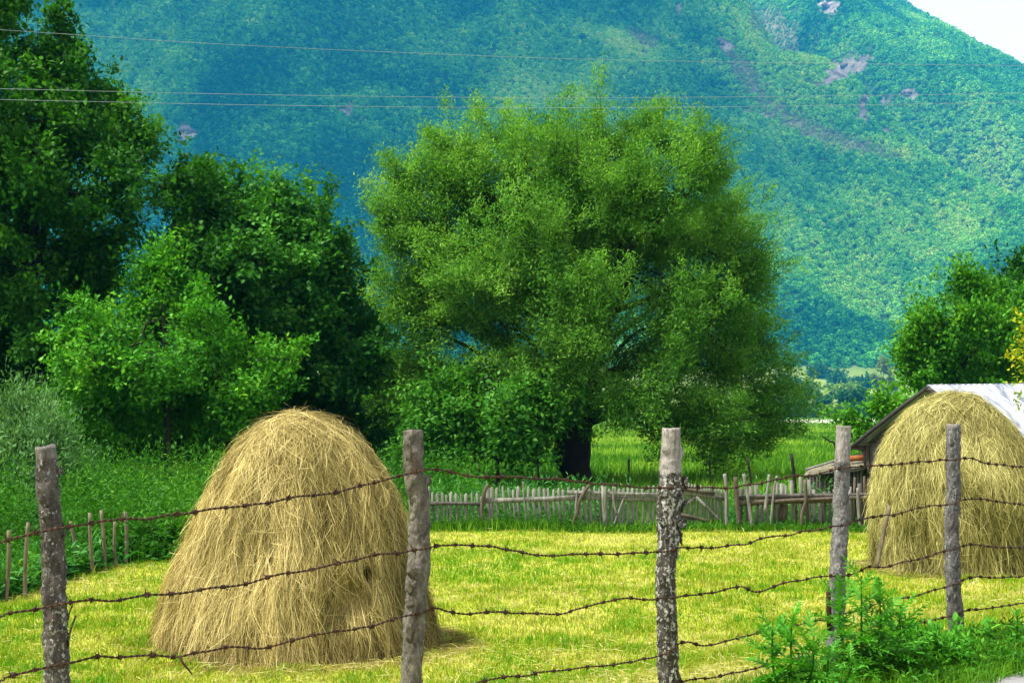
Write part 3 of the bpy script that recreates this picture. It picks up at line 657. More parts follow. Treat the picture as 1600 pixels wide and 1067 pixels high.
# ------------------------------------------------------------------ wire fence
def post(name, label, cpx, wid, mat, bare, seed, knob=None, base=None, flakes=()):
    """cpx [(x,y)...] centre line top to bottom, wid widths in px"""
    c = np.array([fpt(x, y) for x, y in cpx]); D = [fence_depth(x) for x, y in cpx]
    g = float(gz(c[-1, 0], c[-1, 1]))
    if c[-1, 2] > g-.15:
        d = c[-1]-c[-2]; d = d/abs(d[2]); c = np.concatenate([c, [c[-1]+d*(c[-1, 2]-g+.2)]]); D.append(D[-1]); wid = list(wid)+[wid[-1]]
    root = empty(name, (c[-1, 0], c[-1, 1], g), label, 'fence post', 'wire fence posts')
    n = 170; pts = spline(c, n); rad = np.interp(np.linspace(0, len(c)-1, n), np.arange(len(c)), np.array(wid)/2*np.array(D)/F)
    pts[:, :2] += (np.stack([fbm(np.arange(n)/22., 0*np.arange(n), 0, seed), fbm(np.arange(n)/22., 0*np.arange(n)+5, 0, seed)], -1)-.5)*.018
    ns = 56; V, Q, T = tube(pts, rad, ns, True, .10, seed)
    VV = V[:n*ns].reshape(n, ns, 3); dr = VV-pts[:, None]; zr = VV[..., 2]
    b = np.clip((VV[..., 2]-bare[0])/bare[1]+.5, 0, 1)
    rough = (fbm(VV[..., 0]*40, VV[..., 1]*40, VV[..., 2]*22, seed+1, 4)-.5)
    fine = (fbm(VV[..., 0]*110, VV[..., 1]*110, VV[..., 2]*60, seed+2, 3)-.5)
    stp = np.where(rough > .05, .6, -.2)*(1-b)*.09+rough*.12*(1-b)+fine*.22*(1-b)+rough*.05
    VV = pts[:, None]+dr*(1+stp[..., None])
    if knob:
        for kx, ky, kr, kh in knob:
            q = fpt(kx, ky); d = np.linalg.norm(VV-q, axis=-1); VV = VV+nrm(dr)*(kh*np.exp(-(d/kr)**2))[..., None]
    VV[0, :, 2] += (fbm(np.arange(ns)/3., 0*np.arange(ns), 0, seed)-.5)*.02
    bare_a = np.concatenate([b.ravel(), [1, 1]])
    V = np.concatenate([VV.reshape(-1, 3), V[n*ns:]])
    m = MB(); m.add(V, Q, T, bare=bare_a); body = m.build('post_body', mat, root, True)
    r = np.random.default_rng(seed)
    for fx, fy, fl, fw, an in flakes:                       # curled flakes of bark
        q = fpt(fx, fy, .0); i = int(np.argmin(np.abs(pts[:, 2]-q[2]))); dq = q-pts[i]; dq[2] = 0
        o = nrm(A(dq[0], dq[1], 0)+A(FN[0], FN[1], 0)*.02); q = pts[i]+o*rad[i]*1.0
        e1 = nrm(A(math.cos(an)*o[1]*-1, math.cos(an)*o[0], math.sin(an))); e2 = np.cross(o, e1)
        P_ = []
        fl, fw = fl*1.1, fw*1.1
        for a in range(5):
            for c_ in range(4):
                u, v = a/4-.5, c_/3-.5
                P_.append(q+e1*u*fl+e2*v*fw*(1-.5*abs(u)*2*r.uniform(.4, 1))+o*(.004+.5*fw*(u+.5)**2+.2*fw*v*v))
        P_ = np.array(P_); back = P_-o*.004
        Q_ = [(a*4+c_, a*4+c_+1, a*4+c_+5, a*4+c_+4) for a in range(4) for c_ in range(3)]
        Q2 = [tuple(x+20 for x in t[::-1]) for t in Q_]
        rim = [0, 1, 2, 3, 7, 11, 15, 19, 18, 17, 16, 12, 8, 4]
        Q3 = [(rim[k], rim[k-1], rim[k-1]+20, rim[k]+20) for k in range(14)]
        m = MB(); m.add(np.concatenate([P_, back]), Q_+Q2+Q3, bare=0.); m.build('bark_flake', mat, body)
    return root
Z = lambda x, y: float(fpt(x, y)[2])
post('fence_post', 'leftmost fence post with dark peeling bark and a flat sawn top', [(73, 698), (77, 780), (83, 880), (87, 970), (88, 1067)], [31, 33, 35, 37, 38], M['post1'], (Z(73, 716), .05), 31,
     flakes=[(104, 985, .11, .05, 1.4), (105, 955, .05, .03, 1.2), (70, 800, .05, .04, .3), (90, 830, .05, .05, 2.2), (88, 735, .02, .03, .2), (72, 870, .04, .04, .4)])
post('fence_post', 'tall curved brown fence post right of the near haystack', [(647, 672), (648, 740), (655, 800), (655, 850), (650, 920), (645, 1000), (642, 1067)], [29, 30, 32, 34, 33, 32, 33], M['post2'], (Z(647, 655), .06), 32,
     flakes=[(636, 705, .09, .03, 1.5), (658, 750, .03, .05, .1), (640, 915, .06, .05, .9), (648, 895, .05, .06, 2.3), (640, 940, .05, .05, .3), (638, 985, .08, .03, 1.5)])
post('fence_post', 'thick lichen covered fence post with a bare grey top and a knob', [(1048, 669), (1049, 730), (1045, 780), (1043, 850), (1041, 930), (1043, 1000), (1046, 1067)], [28, 33, 38, 32, 30, 31, 33], M['post3'], (Z(1048, 738), .12), 33,
     knob=[(1064, 706, .045, .042), (1028, 760, .035, .022), (1038, 703, .02, .014), (1062, 745, .05, .012), (1026, 800, .04, .012), (1059, 830, .05, .012), (1056, 905, .03, .012)], flakes=[(1056, 838, .09, .07, -.9), (1035, 770, .06, .05, .5), (1050, 790, .07, .06, 1.9), (1060, 770, .04, .05, 1.1), (1033, 812, .06, .05, .6), (1047, 818, .06, .06, .2), (1059, 1018, .08, .03, 1.2), (1052, 752, .05, .05, 2.8), (1030, 905, .03, .04, .4)])
post('fence_post', 'straight grey fence post leaning slightly over the tall thistle', [(1317, 666), (1315, 740), (1313, 820), (1309, 900), (1306, 978)], [23, 23, 24, 25, 26], M['post4'], (Z(1317, 722), .10), 34,
     flakes=[(1326, 730, .03, .04, .2), (1306, 728, .05, .02, 1.4), (1300, 905, .10, .02, 1.5), (1322, 748, .03, .03, .3)])
post('fence_post', 'slimmest fence post in front of the greener haystack, lichen speckled', [(1490, 663), (1489, 740), (1487, 820), (1488, 900), (1496, 1003)], [21, 21, 22, 23, 25], M['post5'], (Z(1490, 668), .03), 35,
     flakes=[(1482, 690, .05, .02, 1.5), (1497, 668, .02, .03, .4)])
# metal stake beside the fourth post
root = empty('metal_stake', (*fpt(1294, 965)[:2], .45), 'rusty metal strip standing against the left side of the post by the tall thistle', 'stake')
m = MB(); m.add(*board(fpt(1296, 985), fpt(1294, 918), .03, .008, .03)); m.build('strip', M['rust'], root)

barbs = []
def barb_mesh(seed):
    r = np.random.default_rng(seed); m = MB()
    for k in range(2):
        th = np.linspace(0, 4.5*math.pi, 22); x = (np.linspace(-1, 1, 22)*.006)+(.002 if k else -.002)
        m.add(*tube(np.stack([x, np.cos(th+k*2)*.0085, np.sin(th+k*2)*.0085], -1), .0028, 5))
        for sgn in (-1, 1):
            a = r.uniform(0, 6.28); d = A(r.uniform(-.3, .3), math.cos(a), math.sin(a)); p0 = A(sgn*.006, 0, 0)+d*.006
            m.add(*tube([p0, p0+d*r.uniform(.012, .022)+A(r.uniform(-.006, .006), 0, 0)], [.003, .0012], 5))
    o = m.build('barb', M['rust']); me = o.data; bpy.data.objects.remove(o); return me
barbs = [barb_mesh(900+k) for k in range(6)]
def strand(label, pts, seed, gap=.115, tangles=()):
    r = np.random.default_rng(seed)
    c = np.array([fpt(x, y, .062) for x, y in pts])
    ext = lambda p, k: np.append(p[:2]+FD*k, p[2]+r.normal(0, .015))          # the wire runs on past the photo's edges
    c = np.concatenate([[ext(c[0], -2.4), ext(c[0], -1.2)] if pts[0][0] < 0 else c[:0], c, [ext(c[-1], k) for k in (1.2, 2.6, 4.2, 6.)]])
    L = np.concatenate([[0], np.cumsum(np.linalg.norm(np.diff(c, axis=0), axis=1))])
    n = int(L[-1]/.012); s = np.linspace(0, L[-1], n)
    sp = spline(c, 40*len(c)); ls = np.concatenate([[0], np.cumsum(np.linalg.norm(np.diff(sp, axis=0), axis=1))])
    s = np.linspace(0, ls[-1], n); q = np.stack([np.interp(s, ls, sp[:, k]) for k in range(3)], -1)
    q[:, 2] += (fbm(s*7, s*0, 0, seed, 2)-.5)*.016; q[:, :2] += FN*((fbm(s*5, s*0, 3, seed, 2)-.5)*.012)[:, None]
    root = empty('barbed_wire', q[n//2], label, 'barbed wire', 'rusty barbed wires on the post fence')
    t = nrm(np.gradient(q, axis=0)); up = A(0, 0, 1); b = nrm(np.cross(t, up)); u = np.cross(b, t)
    m = MB()
    for k in range(2):
        ph = s*2*math.pi/.055+k*math.pi
        m.add(*tube(q+(b*np.cos(ph)[:, None]+u*np.sin(ph)[:, None])*.0031, .0029, 6))
    m.build('twisted_wire', M['rust'], root, True)
    pos = np.arange(.04, ls[-1]-.02, gap)+r.uniform(-.02, .02, len(np.arange(.04, ls[-1]-.02, gap)))
    for x in tangles:
        i = int(np.argmin(np.abs(px(q[:, 0], q[:, 1], q[:, 2])[0]-x))); pos = np.append(pos, s[i]+np.array([-.02, .012]))
    for p in pos[:100]:
        i = min(int(p/ls[-1]*(n-1)), n-2)
        o = bpy.data.objects.new('barb', barbs[int(r.integers(0, 6))]); COL.objects.link(o); o.parent = root
        o.location = Vector(q[i]-q[n//2]); dv = Vector(t[i]); e = dv.to_track_quat('X', 'Z').to_euler(); o.rotation_euler = e; o.rotation_euler.rotate_axis('X', r.uniform(0, 6.28))
        k = r.uniform(.75, 1.1); o.scale = (k, k, k)
    return root
strand('topmost barbed wire of the post fence, crossing the upper part of the near haystack', [(-60, 848), (0, 841), (51, 829), (96, 820), (174, 811), (218, 809), (250, 803), (287, 800), (325, 794), (393, 785.5), (460, 774), (519, 767), (580, 751), (632, 738.5), (661, 733), (695, 738), (724, 743), (749, 745), (803, 745.5), (853, 748), (901, 753), (955, 759), (1026, 760), (1059, 760.7), (1119, 762), (1142, 759), (1166, 755), (1197, 748), (1226, 743), (1259, 741), (1306, 730), (1348, 727), (1376, 725), (1423, 721), (1478, 717), (1503, 714.6), (1529, 722.5), (1567, 727), (1600, 728), (1660, 728)], 51)
strand('second barbed wire from the top, crossing the middle of the near haystack', [(-60, 967), (0, 957), (40, 949), (72, 942), (120, 934), (160, 935), (196, 930), (232, 927), (257, 924), (305, 919), (372, 908), (427, 896), (469, 888), (523, 875), (586, 864), (643, 855), (674, 850), (716, 850), (764, 855), (813, 862.5), (842, 866), (890, 864), (958, 863), (1022, 860), (1053, 855.5), (1102, 853), (1149, 848), (1185, 840), (1234, 831.6), (1306, 818), (1325, 813), (1369, 804.5), (1382, 806), (1407.5, 796.5), (1439, 790), (1474, 785.6), (1500, 778), (1535, 780.5), (1567, 786), (1600, 789.5), (1660, 796)], 52)
strand('third barbed wire from the top, tangled beside the leftmost post', [(-60, 1068), (0, 1055), (65, 1039), (109, 1031), (145, 1022), (181, 1021), (227, 1019), (265, 1022), (308, 1014), (348, 1008), (399, 1008), (452, 994), (519, 984), (573.5, 973), (632, 957), (666, 948), (687, 954), (716, 957), (768, 955), (805, 957), (863, 956), (887.5, 950), (929, 937.6), (970, 932.6), (1028, 934), (1057, 927), (1102, 924), (1143, 915), (1168, 922), (1209, 911), (1250.5, 902), (1296, 897.6), (1325, 895), (1344, 884.5), (1369, 885), (1401, 876), (1433, 867.6), (1471, 858), (1500, 849.4), (1535, 852.6), (1567, 855), (1600, 853), (1660, 850)], 53, tangles=(122, 124, 182, 184, 228, 230, 690))
strand('fourth barbed wire, rising from the bottom edge to the slimmest post', [(560, 1105), (640, 1085), (724.5, 1065), (809, 1051), (896, 1040), (970, 1032.5), (1024, 1019), (1052.5, 1001), (1085.5, 1006), (1127, 996.6), (1180, 983), (1235, 973), (1289.5, 962), (1318, 953.7), (1376, 937), (1416, 929), (1479, 911), (1502, 900.5), (1548, 900.5), (1600, 899), (1660, 897)], 54)
strand('lowest barbed wire, passing behind the thistle and weeds by the road', [(1000, 1072), (1063, 1059.7), (1131, 1050), (1197.5, 1034), (1249, 1022.7), (1320, 1003), (1380, 985), (1424.6, 972), (1482, 956.6), (1502, 951), (1557, 945), (1600, 939), (1660, 930)], 55)
m = MB(); a = fpt(266, 1021, .07); m.add(*tube([a, a+A(.018, 0, -.03), a+A(.055, 0, -.075)], [.006, .005, .003], 5)); root = empty('wire_offcut', a, 'short rusty wire end dangling from the third barbed wire before the haystack', 'wire'); m.build('wire_end', M['rust'], root)

# ------------------------------------------------------------------ power cables
for lb, pts, D in (('highest power cable, sloping gently down across the mountain', [(-1500, -100), (-300, 30), (0, 47), (320, 68), (660, 84), (1000, 95), (1600, 103), (1900, 103), (3000, 60)], 30.),
                   ('middle power cable, upper one of the close pair', [(-1500, 80), (-300, 131), (0, 139), (500, 150), (1000, 153), (1600, 146), (1900, 138), (3000, 90)], 30.),
                   ('lowest power cable, lower one of the close pair', [(-1500, 98), (-300, 149), (0, 156), (500, 166), (1000, 168.5), (1600, 160), (1900, 152), (3000, 104)], 30.5)):
    c = spline([P(x, y, D+(x-CX)*.004) for x, y in pts], 120); o = empty('power_cable', c[60], lb+' in front of the trees', 'power cable', 'overhead power cables')
    m = MB(); m.add(*tube(c, .0042, 6)); m.build('cable', M['cable'], o, True)

# ------------------------------------------------------------------ picket fences, gate, lean-to, barn
DF = 25.5
R = np.random.default_rng(77)
def one(name, geo, mat, par, smooth=False):
    m = MB(); m.add(*geo); return m.build(name, mat, par, smooth)
def pf(x, y, dy=0.): return P(x, y, DF+dy)
u1 = DF/F
root = empty('picket_fence', pf(850, 828), 'long weathered grey picket fence with pointed pickets left of the gate', 'fence')
x = 668.
while x < 1028:
    lean = 2+4*R.uniform()-(1.5 if x < 760 else 0) if x < 960 else R.uniform(-1, 2)
    top = (770 if x < 760 else 761)+R.uniform(-3, 3) - (1 if x > 900 else 0)
    w = R.uniform(3.0, 5.6)*u1
    one('picket', board(pf(x+lean, 831+R.uniform(-2, 2), .03), pf(x, top, .03), w, .018, .035, R.uniform(-.012, .012)), M['wood_grey'], root)
    x += R.uniform(6.4, 9.2)
one('rail', board(pf(664, 787), pf(757, 788), 5*u1, .03, 0, .02), M['wood_dark'], root)
one('rail', board(pf(756, 782, -.035), pf(905, 777, -.035), 8*u1, .03, 0, -.01), M['wood_grey'], root)
one('rail', board(pf(900, 777, 0), pf(1030, 780, 0), 6.5*u1, .03), M['wood_grey'], root)
one('rail', board(pf(886, 769, -.03), pf(1030, 773, -.03), 6*u1, .03), M['wood_grey'], root)
one('rail', board(pf(836, 827, 0), pf(1008, 828, 0), 6*u1, .03), M['wood_brown'], root)
for pts, w in (([(671, 760), (670, 790), (673, 828)], 4), ([(763, 756), (757, 768), (754, 785), (753, 800), (758, 822)], 7), ([(817, 752), (819, 780), (824, 835)], 2.6), ([(921, 757), (911, 772), (904, 785), (902, 800), (892, 823)], 6.5), ([(902, 766), (900, 790), (898, 822)], 4), ([(958, 760), (959, 785), (964, 803)], 4), ([(979, 770), (970, 790), (958, 823)], 2.8)):
    q = spline([pf(a, b, -.075) for a, b in pts], 12); one('post', tube(q, np.linspace(.95, .8, 12)[::-1]*w/2*u1, 8, True, .18, int(pts[0][0])), M['wood_brown' if w > 5 else 'wood_grey'], root, True)
one('post', board(pf(947, 830, -.06), pf(943, 757, -.06), 8*u1, .04), M['wood_grey'], root)

root = empty('gate', pf(1098, 830), 'sagging grey wooden gate with diagonal braces right of the lichen covered post', 'gate')
for k, xx in enumerate(np.linspace(1058, 1132, 17)):
    f = (xx-1058)/74; one('picket', board(pf(xx+1, 822+f*9, .03+f*.25), pf(xx, 753+f*10+R.uniform(-2, 2), .03+f*.25), R.uniform(2.6, 3.6)*u1, .016, .03), M['wood_grey'], root)
one('rail', board(pf(1056, 766, -.01), pf(1133, 779, .22), 7*u1, .03), M['wood_grey'], root)
one('rail', board(pf(1056, 762, -.05), pf(1116, 771, .14), 5*u1, .03), M['wood_brown'], root)
one('rail', board(pf(1056, 806, -.01), pf(1133, 826, .22), 6*u1, .03), M['wood_grey'], root)
one('rail', board(pf(1058, 802, -.05), pf(1119, 817, .14), 5.5*u1, .035), M['wood_brown'], root)
one('brace', board(pf(1088, 776, .02), pf(1137, 826, .16), 4.5*u1, .025), M['wood_grey'], root)
one('brace', board(pf(1059, 797, -.03), pf(1086, 777, .06), 4*u1, .025), M['wood_grey'], root)
root = empty('gate_post', pf(1136, 830), 'bent grey pole beside the free end of the gate', 'post')
one('pole', tube(spline([pf(*q) for q in ((1132, 740), (1135, 760), (1135, 785), (1136, 832))], 14), np.linspace(2.6, 3.2, 14)*u1, 8, True, .15, 3), M['wood_grey'], root, True)

root = empty('paling_fence', pf(1260, 828), 'rough split paling fence with two heavy rails in front of the lean-to', 'fence')
x = 1152.
while x < 1376:
    top = R.choice([753, 758, 764, 745, 750])+R.uniform(-3, 3); w = R.uniform(3.5, 6.5)*u1
    if R.uniform() < .3: top += 12
    one('picket', board(pf(x+R.uniform(-2, 4), 829, .05), pf(x, top, .05), w, .02, .02 if R.uniform() < .4 else 0, R.uniform(-.015, .015)), M[R.choice(['wood_grey', 'wood_brown', 'wood_dark', 'wood_grey'])], root)
    x += R.uniform(6, 9)
for a, b, w, dy, mt in (((1154, 777), (1270, 774), 7, -.03, 'wood_dark'), ((1262, 774), (1366, 772), 6, -.03, 'wood_dark'), ((1154, 786), (1300, 781), 9, -.05, 'wood_brown'), ((1210, 783), (1366, 777), 6, -.10, 'wood_brown')):
    q = spline([pf(*a, dy), pf((a[0]+b[0])/2, (a[1]+b[1])/2+R.uniform(-1.5, 1.5), dy), pf(*b, dy)], 14); one('rail', tube(q, w/2*u1, 8, True, .25, int(a[0])), M[mt], root, True)
one('rail', board(pf(1180, 829, -.03), pf(1310, 827, -.03), 5*u1, .04), M['wood_brown'], root)
for pts, w in (([(1149, 745), (1151, 780), (1156, 824)], 7.5), ([(1162, 740), (1168, 775), (1177, 831)], 5.5), ([(1214, 743), (1208, 775), (1204, 828)], 4), ([(1258, 749), (1259, 780), (1253, 806), (1253, 830)], 6), ([(1202, 741), (1200, 760), (1195, 800)], 5), ([(1340, 762), (1341, 795), (1346, 835)], 5)):
    q = spline([pf(a, b, -.12) for a, b in pts], 12); one('post', tube(q, w/2*u1*np.linspace(.9, 1.05, 12), 8, True, .18, int(pts[0][0])), M['wood_grey' if w < 6 else 'wood_brown'], root, True)
one('board', board(pf(1222, 815, .04), pf(1225, 788, .04), 14*u1, .02), M['wood_brown'], root)

# lean-to shed
DL = 27.3; ul = DL/F
def pl(x, y, dy=0.): return P(x, y, DL+dy)
root = empty('lean_to', pl(1300, 810), 'low tumbledown lean-to with a debris covered roof against the barn', 'shed')
for k, xx in enumerate(np.linspace(1263, 1345, 17)):
    one('slat', board(pl(xx+R.uniform(-1, 1), 818), pl(xx, 738-(xx-1263)*.12+R.uniform(-1, 5)), R.uniform(2.5, 4.2)*ul, .02), M[R.choice(['wood_grey', 'wood_brown', 'wood_dark'])], root)
one('back_wall', board(pl(1262, 772, 1.4), pl(1352, 766, 1.5), 95*ul, .03), M['wood_dark'], root)
def slab(pts, th, mat, par, name, nu=24, nv=10, wav=0, seed=0, freq=9):
    """bumpy roof sheet over four corners (a b along the eave, c d along the top)"""
    a, b, c, d = [A(*q) for q in pts]; U, V_ = np.meshgrid(np.linspace(0, 1, nu), np.linspace(0, 1, nv)); n = nrm(np.cross(b-a, d-a))
    pz = (a*(1-U[..., None])+b*U[..., None])*(1-V_[..., None])+(d*(1-U[..., None])+c*U[..., None])*V_[..., None]
    h = wav*np.sin(U*freq*2*math.pi)+(fbm(U*6, V_*4, 0, seed, 3)-.5)*(.0 if wav else .12)
    top = pz+n*h[..., None]; bot = top-n*th
    k = nu*nv; i = np.arange(nv-1)[:, None]*nu; j = np.arange(nu-1)[None]
    Q = np.stack([i+j, i+j+1, i+nu+j+1, i+nu+j], -1).reshape(-1, 4)
    rim = list(range(nu))+[nu*r+nu-1 for r in range(1, nv)]+[nu*(nv-1)+x for x in range(nu-2, -1, -1)]+[nu*r for r in range(nv-2, 0, -1)]
    Q3 = [(rim[t-1], rim[t-1]+k, rim[t]+k, rim[t]) for t in range(len(rim))]
    return one(name, (np.concatenate([top.reshape(-1, 3), bot.reshape(-1, 3)]), np.concatenate([Q, Q[:, ::-1]+k, np.array(Q3)])), mat, par)
slab([pl(1256, 742, -.3), pl(1350, 729, -.3), pl(1350, 716, 1.5), pl(1272, 728, 1.5)], .05, M['thatch'], root, 'roof', seed=4)
one('roof_board', board(pl(1260, 733, .1), pl(1310, 718, .4), 6*ul, .03, nrmv=(0, 0, 1)), M['wood_grey'], root)
one('roof_board', board(pl(1300, 726, -.25), pl(1349, 722, -.1), 5*ul, .03, nrmv=(0, 0, 1)), M['wood_grey'], root)
one('roof_board', board(pl(1318, 716, .5), pl(1350, 709, .6), 4*ul, .03, nrmv=(0, 0, 1)), M['wood_brown'], root)
one('eave_pole', tube([pl(1257, 744, -.28), pl(1352, 730, -.28)], 2.4*ul, 7), M['wood_dark'], root)
one('rusty_panel', board(pl(1321, 717, -.12), pl(1349, 715, -.12), 9*ul, .02), M['rusty_sheet'], root)

# barn: gable end and ridge
th = math.radians(20); rd = A(math.cos(th), math.sin(th), 0); gd = A(-math.sin(th), math.cos(th), 0)
ridge = P(1460, 603, 26.0); eave = P(1340, 697, 28.36); HL = np.linalg.norm((eave-ridge)[:2])
drop = ridge[2]-eave[2]; Lb = 7.5
root = empty('barn', (ridge[0]+rd[0]*3, ridge[1]+rd[1]*3, 0), 'old barn with grey plank gable and white sheet metal roof at the right edge', 'barn')
def bp(along, across, z): return A(*(ridge[:2]+rd[:2]*along+gd[:2]*across), z)
m = MB(); 
for k, a in enumerate(np.arange(-HL+.1, HL-.05, .155)):
    w = .148*R.uniform(.94, 1.0); tz = ridge[2]-drop*abs(a)/HL-.07; dz = R.uniform(-.01, .01)
    V, Q, T = board(bp(.12+dz, a, -.1), bp(.12+dz, a, tz-.05), w, .022, 0, 0, rd); m.add(V, Q, T)
m.build('gable_wall', M['wood_grey'], root)
for s, nm in ((1, 'rear_wall'), (-1, 'front_wall')):
    m = MB()
    for a in np.arange(.2, Lb-.3, .17):
        m.add(*board(bp(a, s*(HL-.22), -.1), bp(a, s*(HL-.22), eave[2]-.02), .16, .022, 0, 0, gd))
    m.build(nm, M['wood_grey'], root)
for s, nm in ((1, 'rear_roof'), (-1, 'front_roof')):
    e = bp(-.15, s*(HL+.05), eave[2]-.02); e2 = bp(Lb, s*(HL+.05), eave[2]+.12); r1 = bp(-.15, 0, ridge[2]+.02); r2 = bp(Lb, 0, ridge[2]+.16)
    roof = slab([e, e2, r2, r1] if s < 0 else [e2, e, r1, r2], .012, M['roof_metal'], root, 'roof', 420, 8, .011, 3, 62)
    sag = A(0, 0, -.045)
    one('verge_board', board(e+sag, r1+sag, .07, .03, 0, .02, rd), M['tar'], roof)
one('ridge_beam', tube([bp(-.14, 0, ridge[2]-.09), bp(1.0, 0, ridge[2]-.09)], .06, 10, True, .1, 5), M['wood_brown'], root)
for s in (1, -1):
    one('purlin', tube([bp(-.12, s*(HL-.1), eave[2]-.03), bp(.8, s*(HL-.1), eave[2]-.03)], .045, 8, True, .1, 6), M['wood_brown'], root)
one('frame_post', board(bp(.09, HL-.25, 0), bp(.09, HL-.25, eave[2]+.02), .12, .05, 0, 0, rd), M['wood_brown'], root)
m = MB(); m.add(*tube(spline([P(1390, 790, 17.95), P(1380, 835, 17.95), P(1370, 886, 17.9)], 10), .028, 8, True, .1, 9))
root = empty('leaning_pole', P(1370, 886, 17.9), 'grey brown pole leaning on the left side of the greener haystack', 'pole'); m.build('pole', M['stake'], root, True)

# stakes on the left and posts of the wire beyond the picket fence
ST = [((14, 828), (9, 936), 15.9, 7, 'leftmost pale stake at the left edge of the field'), ((44, 816), (39, 930), 16.2, 7, 'tall straight stake between the left edge and the leftmost fence post'),
      ((110, 814), (122, 888), 19., 6, 'stake leaning left just right of the leftmost fence post'), ((140, 801), (146, 895), 18.4, 6, 'grey upright stake second right of the leftmost fence post'),
      ((158, 797), (164, 887), 19, 6, 'tallest brown stake of the cluster right of the leftmost fence post'), ((179, 815), (181, 884), 19.3, 5, 'short stake between two taller ones by the leafy bush'),
      ((196, 799), (197, 880), 19.8, 6.5, 'rightmost stake of the row, at the corner by the leafy bush')]
for k, (t, b, D, w, lb) in enumerate(ST):
    p0, p1 = P(*b, D), P(*t, D); p0[2] = float(gz(p0[0], p0[1]))-.03
    root = empty('stake', p0, lb, 'stake', 'wooden stakes along the left edge of the field')
    one('pole', tube(spline([p0, (p0+p1)/2+A(.012*(-1)**k, 0, 0), p1], 12), w/2*D/F*np.linspace(1, .85, 12), 8, True, .14, k), M['stake'], root, True)
for k, (t, b, D, w, lb) in enumerate([((840, 716), (841, 775), 36, 3, 'thin dark post between the fruit trees and the willow trunk'), ((983, 717), (979, 770), 36, 3.4, 'thin dark post just right of the willow trunk'), ((1168, 716), (1176, 765), 34, 3.6, 'dark post leaning left behind the gate'),
      ((1236, 708), (1245, 765), 32, 5, 'thicker dark post leaning left behind the paling fence'), ((748, 724), (748, 772), 36, 3, 'short dark stub between the two fruit tree trunks'), ((1108, 718), (1110, 765), 37, 2.6, 'thin post under the right side of the willow crown')]):
    p0, p1 = P(*b, D), P(*t, D); p0[2] = -.02
    root = empty('field_post', p0, lb, 'post', 'dark posts in the meadow behind the picket fence')
    one('pole', tube(spline([p0, (p0+p1)/2+A(.015, 0, 0), p1], 8), w/2*D/F, 7, True, .14, k), M['bark_dark'], root, True)
root = empty('dead_branch', P(1290, 690, 31), 'dead dark stick poking up left of the straight grey post', 'branch')
one('stick', tube(spline([P(1284, 681, 31), P(1296, 689, 31), P(1306, 700, 31), P(1312, 775, 31)], 12), np.linspace(.014, .03, 12), 6), M['bark_dark'], root, True)

# ------------------------------------------------------------------ grass and weeds
def blades(m, X, Y, H, W, tone, r, lean=.45, z0=None):
    n = len(X); Z0 = gz(X, Y)-.01 if z0 is None else z0
    a = r.uniform(0, 2*math.pi, n); d = np.stack([np.cos(a), np.sin(a), 0*a], -1)
    f = r.uniform(0, 2*math.pi, n); sd = np.stack([np.cos(f), np.sin(f), 0*f], -1)
    ln = (np.abs(r.normal(0, lean, n))*H)[:, None]
    b = np.stack([X, Y, Z0], -1); H_ = H[:, None]*A(0, 0, 1)
    mid = b+H_*.55+d*ln*.35; tip = b+H_*(1-.25*np.minimum(1, ln/H[:, None]))+d*ln
    W = W[:, None]/2
    V = np.stack([b-sd*W, b+sd*W, mid+sd*W*.8, mid-sd*W*.8, tip], 1).reshape(-1, 3)
    k = np.arange(n)[:, None]*5
    m.add(V, k+np.array([[0, 1, 2, 3]]), k+np.array([[3, 2, 4]]), tone=np.repeat(np.clip(tone, 0, 1), 5))
def sample(n, r, d0, d1, ux=.40, pw=1.0):
    """points in the wedge in front of the camera, density falling with distance"""
    D = d0*(d1/d0)**r.uniform(0, 1, n); u = r.uniform(-ux, ux, n); return u*D, D
r = np.random.default_rng(31)
X, Y = sample(640000, r, 6.5, 27, .64)
n_ = fn(X, Y); by = beyond(X, Y)
k = (n_ < -.15+.5*(fbm(X, Y, 0, 8)-.5)) & (by < .15); X, Y = X[k], Y[k]
pn = fbm(X*.55, Y*.55, 0, 61, 4); p2 = fbm(X*2.6, Y*2.6, 0, 62, 3)
dry = np.clip((pn-.5)*.85+(p2-.5)*1.0+(fbm(X*7, Y*5, 0, 67, 2)-.5)*.6+.47, 0, 1)
tone = dry+r.normal(0, .24, len(X))
H = (.035+.055*r.uniform(0, 1, len(X)))*(1+.4*(p2 < .42))*np.where(r.uniform(0, 1, len(X)) < .02, 2.2, 1)
H = H*(1-.35*dry)
m = MB(); blades(m, X, Y, H, .0035+.0004*Y*r.uniform(.5, 1.3, len(X)), tone, r, .8)
# raked-over straw left lying
ns = 36000; Xs, Ys = sample(ns, r, 7.5, 26, .62); k = (fn(Xs, Ys) < -.3) & (beyond(Xs, Ys) < 0) & (fbm(Xs*.8, Ys*.8, 0, 66, 3)+r.uniform(-.1, .1, ns) > .48); Xs, Ys = Xs[k], Ys[k]; ns = len(Xs)
a = r.uniform(0, 6.28, ns); add_leaves(m, np.stack([Xs, Ys, gz(Xs, Ys)+r.uniform(.015, .06, ns)], -1), np.stack([np.cos(a), np.sin(a), r.normal(0, .15, ns)], -1), A(0, 0, 1)+r.normal(size=(ns, 3))*.4, r.uniform(.06, .2, ns), .0035+.0003*Ys, r.uniform(.75, 1, ns))
tag(m.build('mown_grass', M['mown'], None), 'short mown yellow green hay meadow stubble', 'grass', kind='stuff')
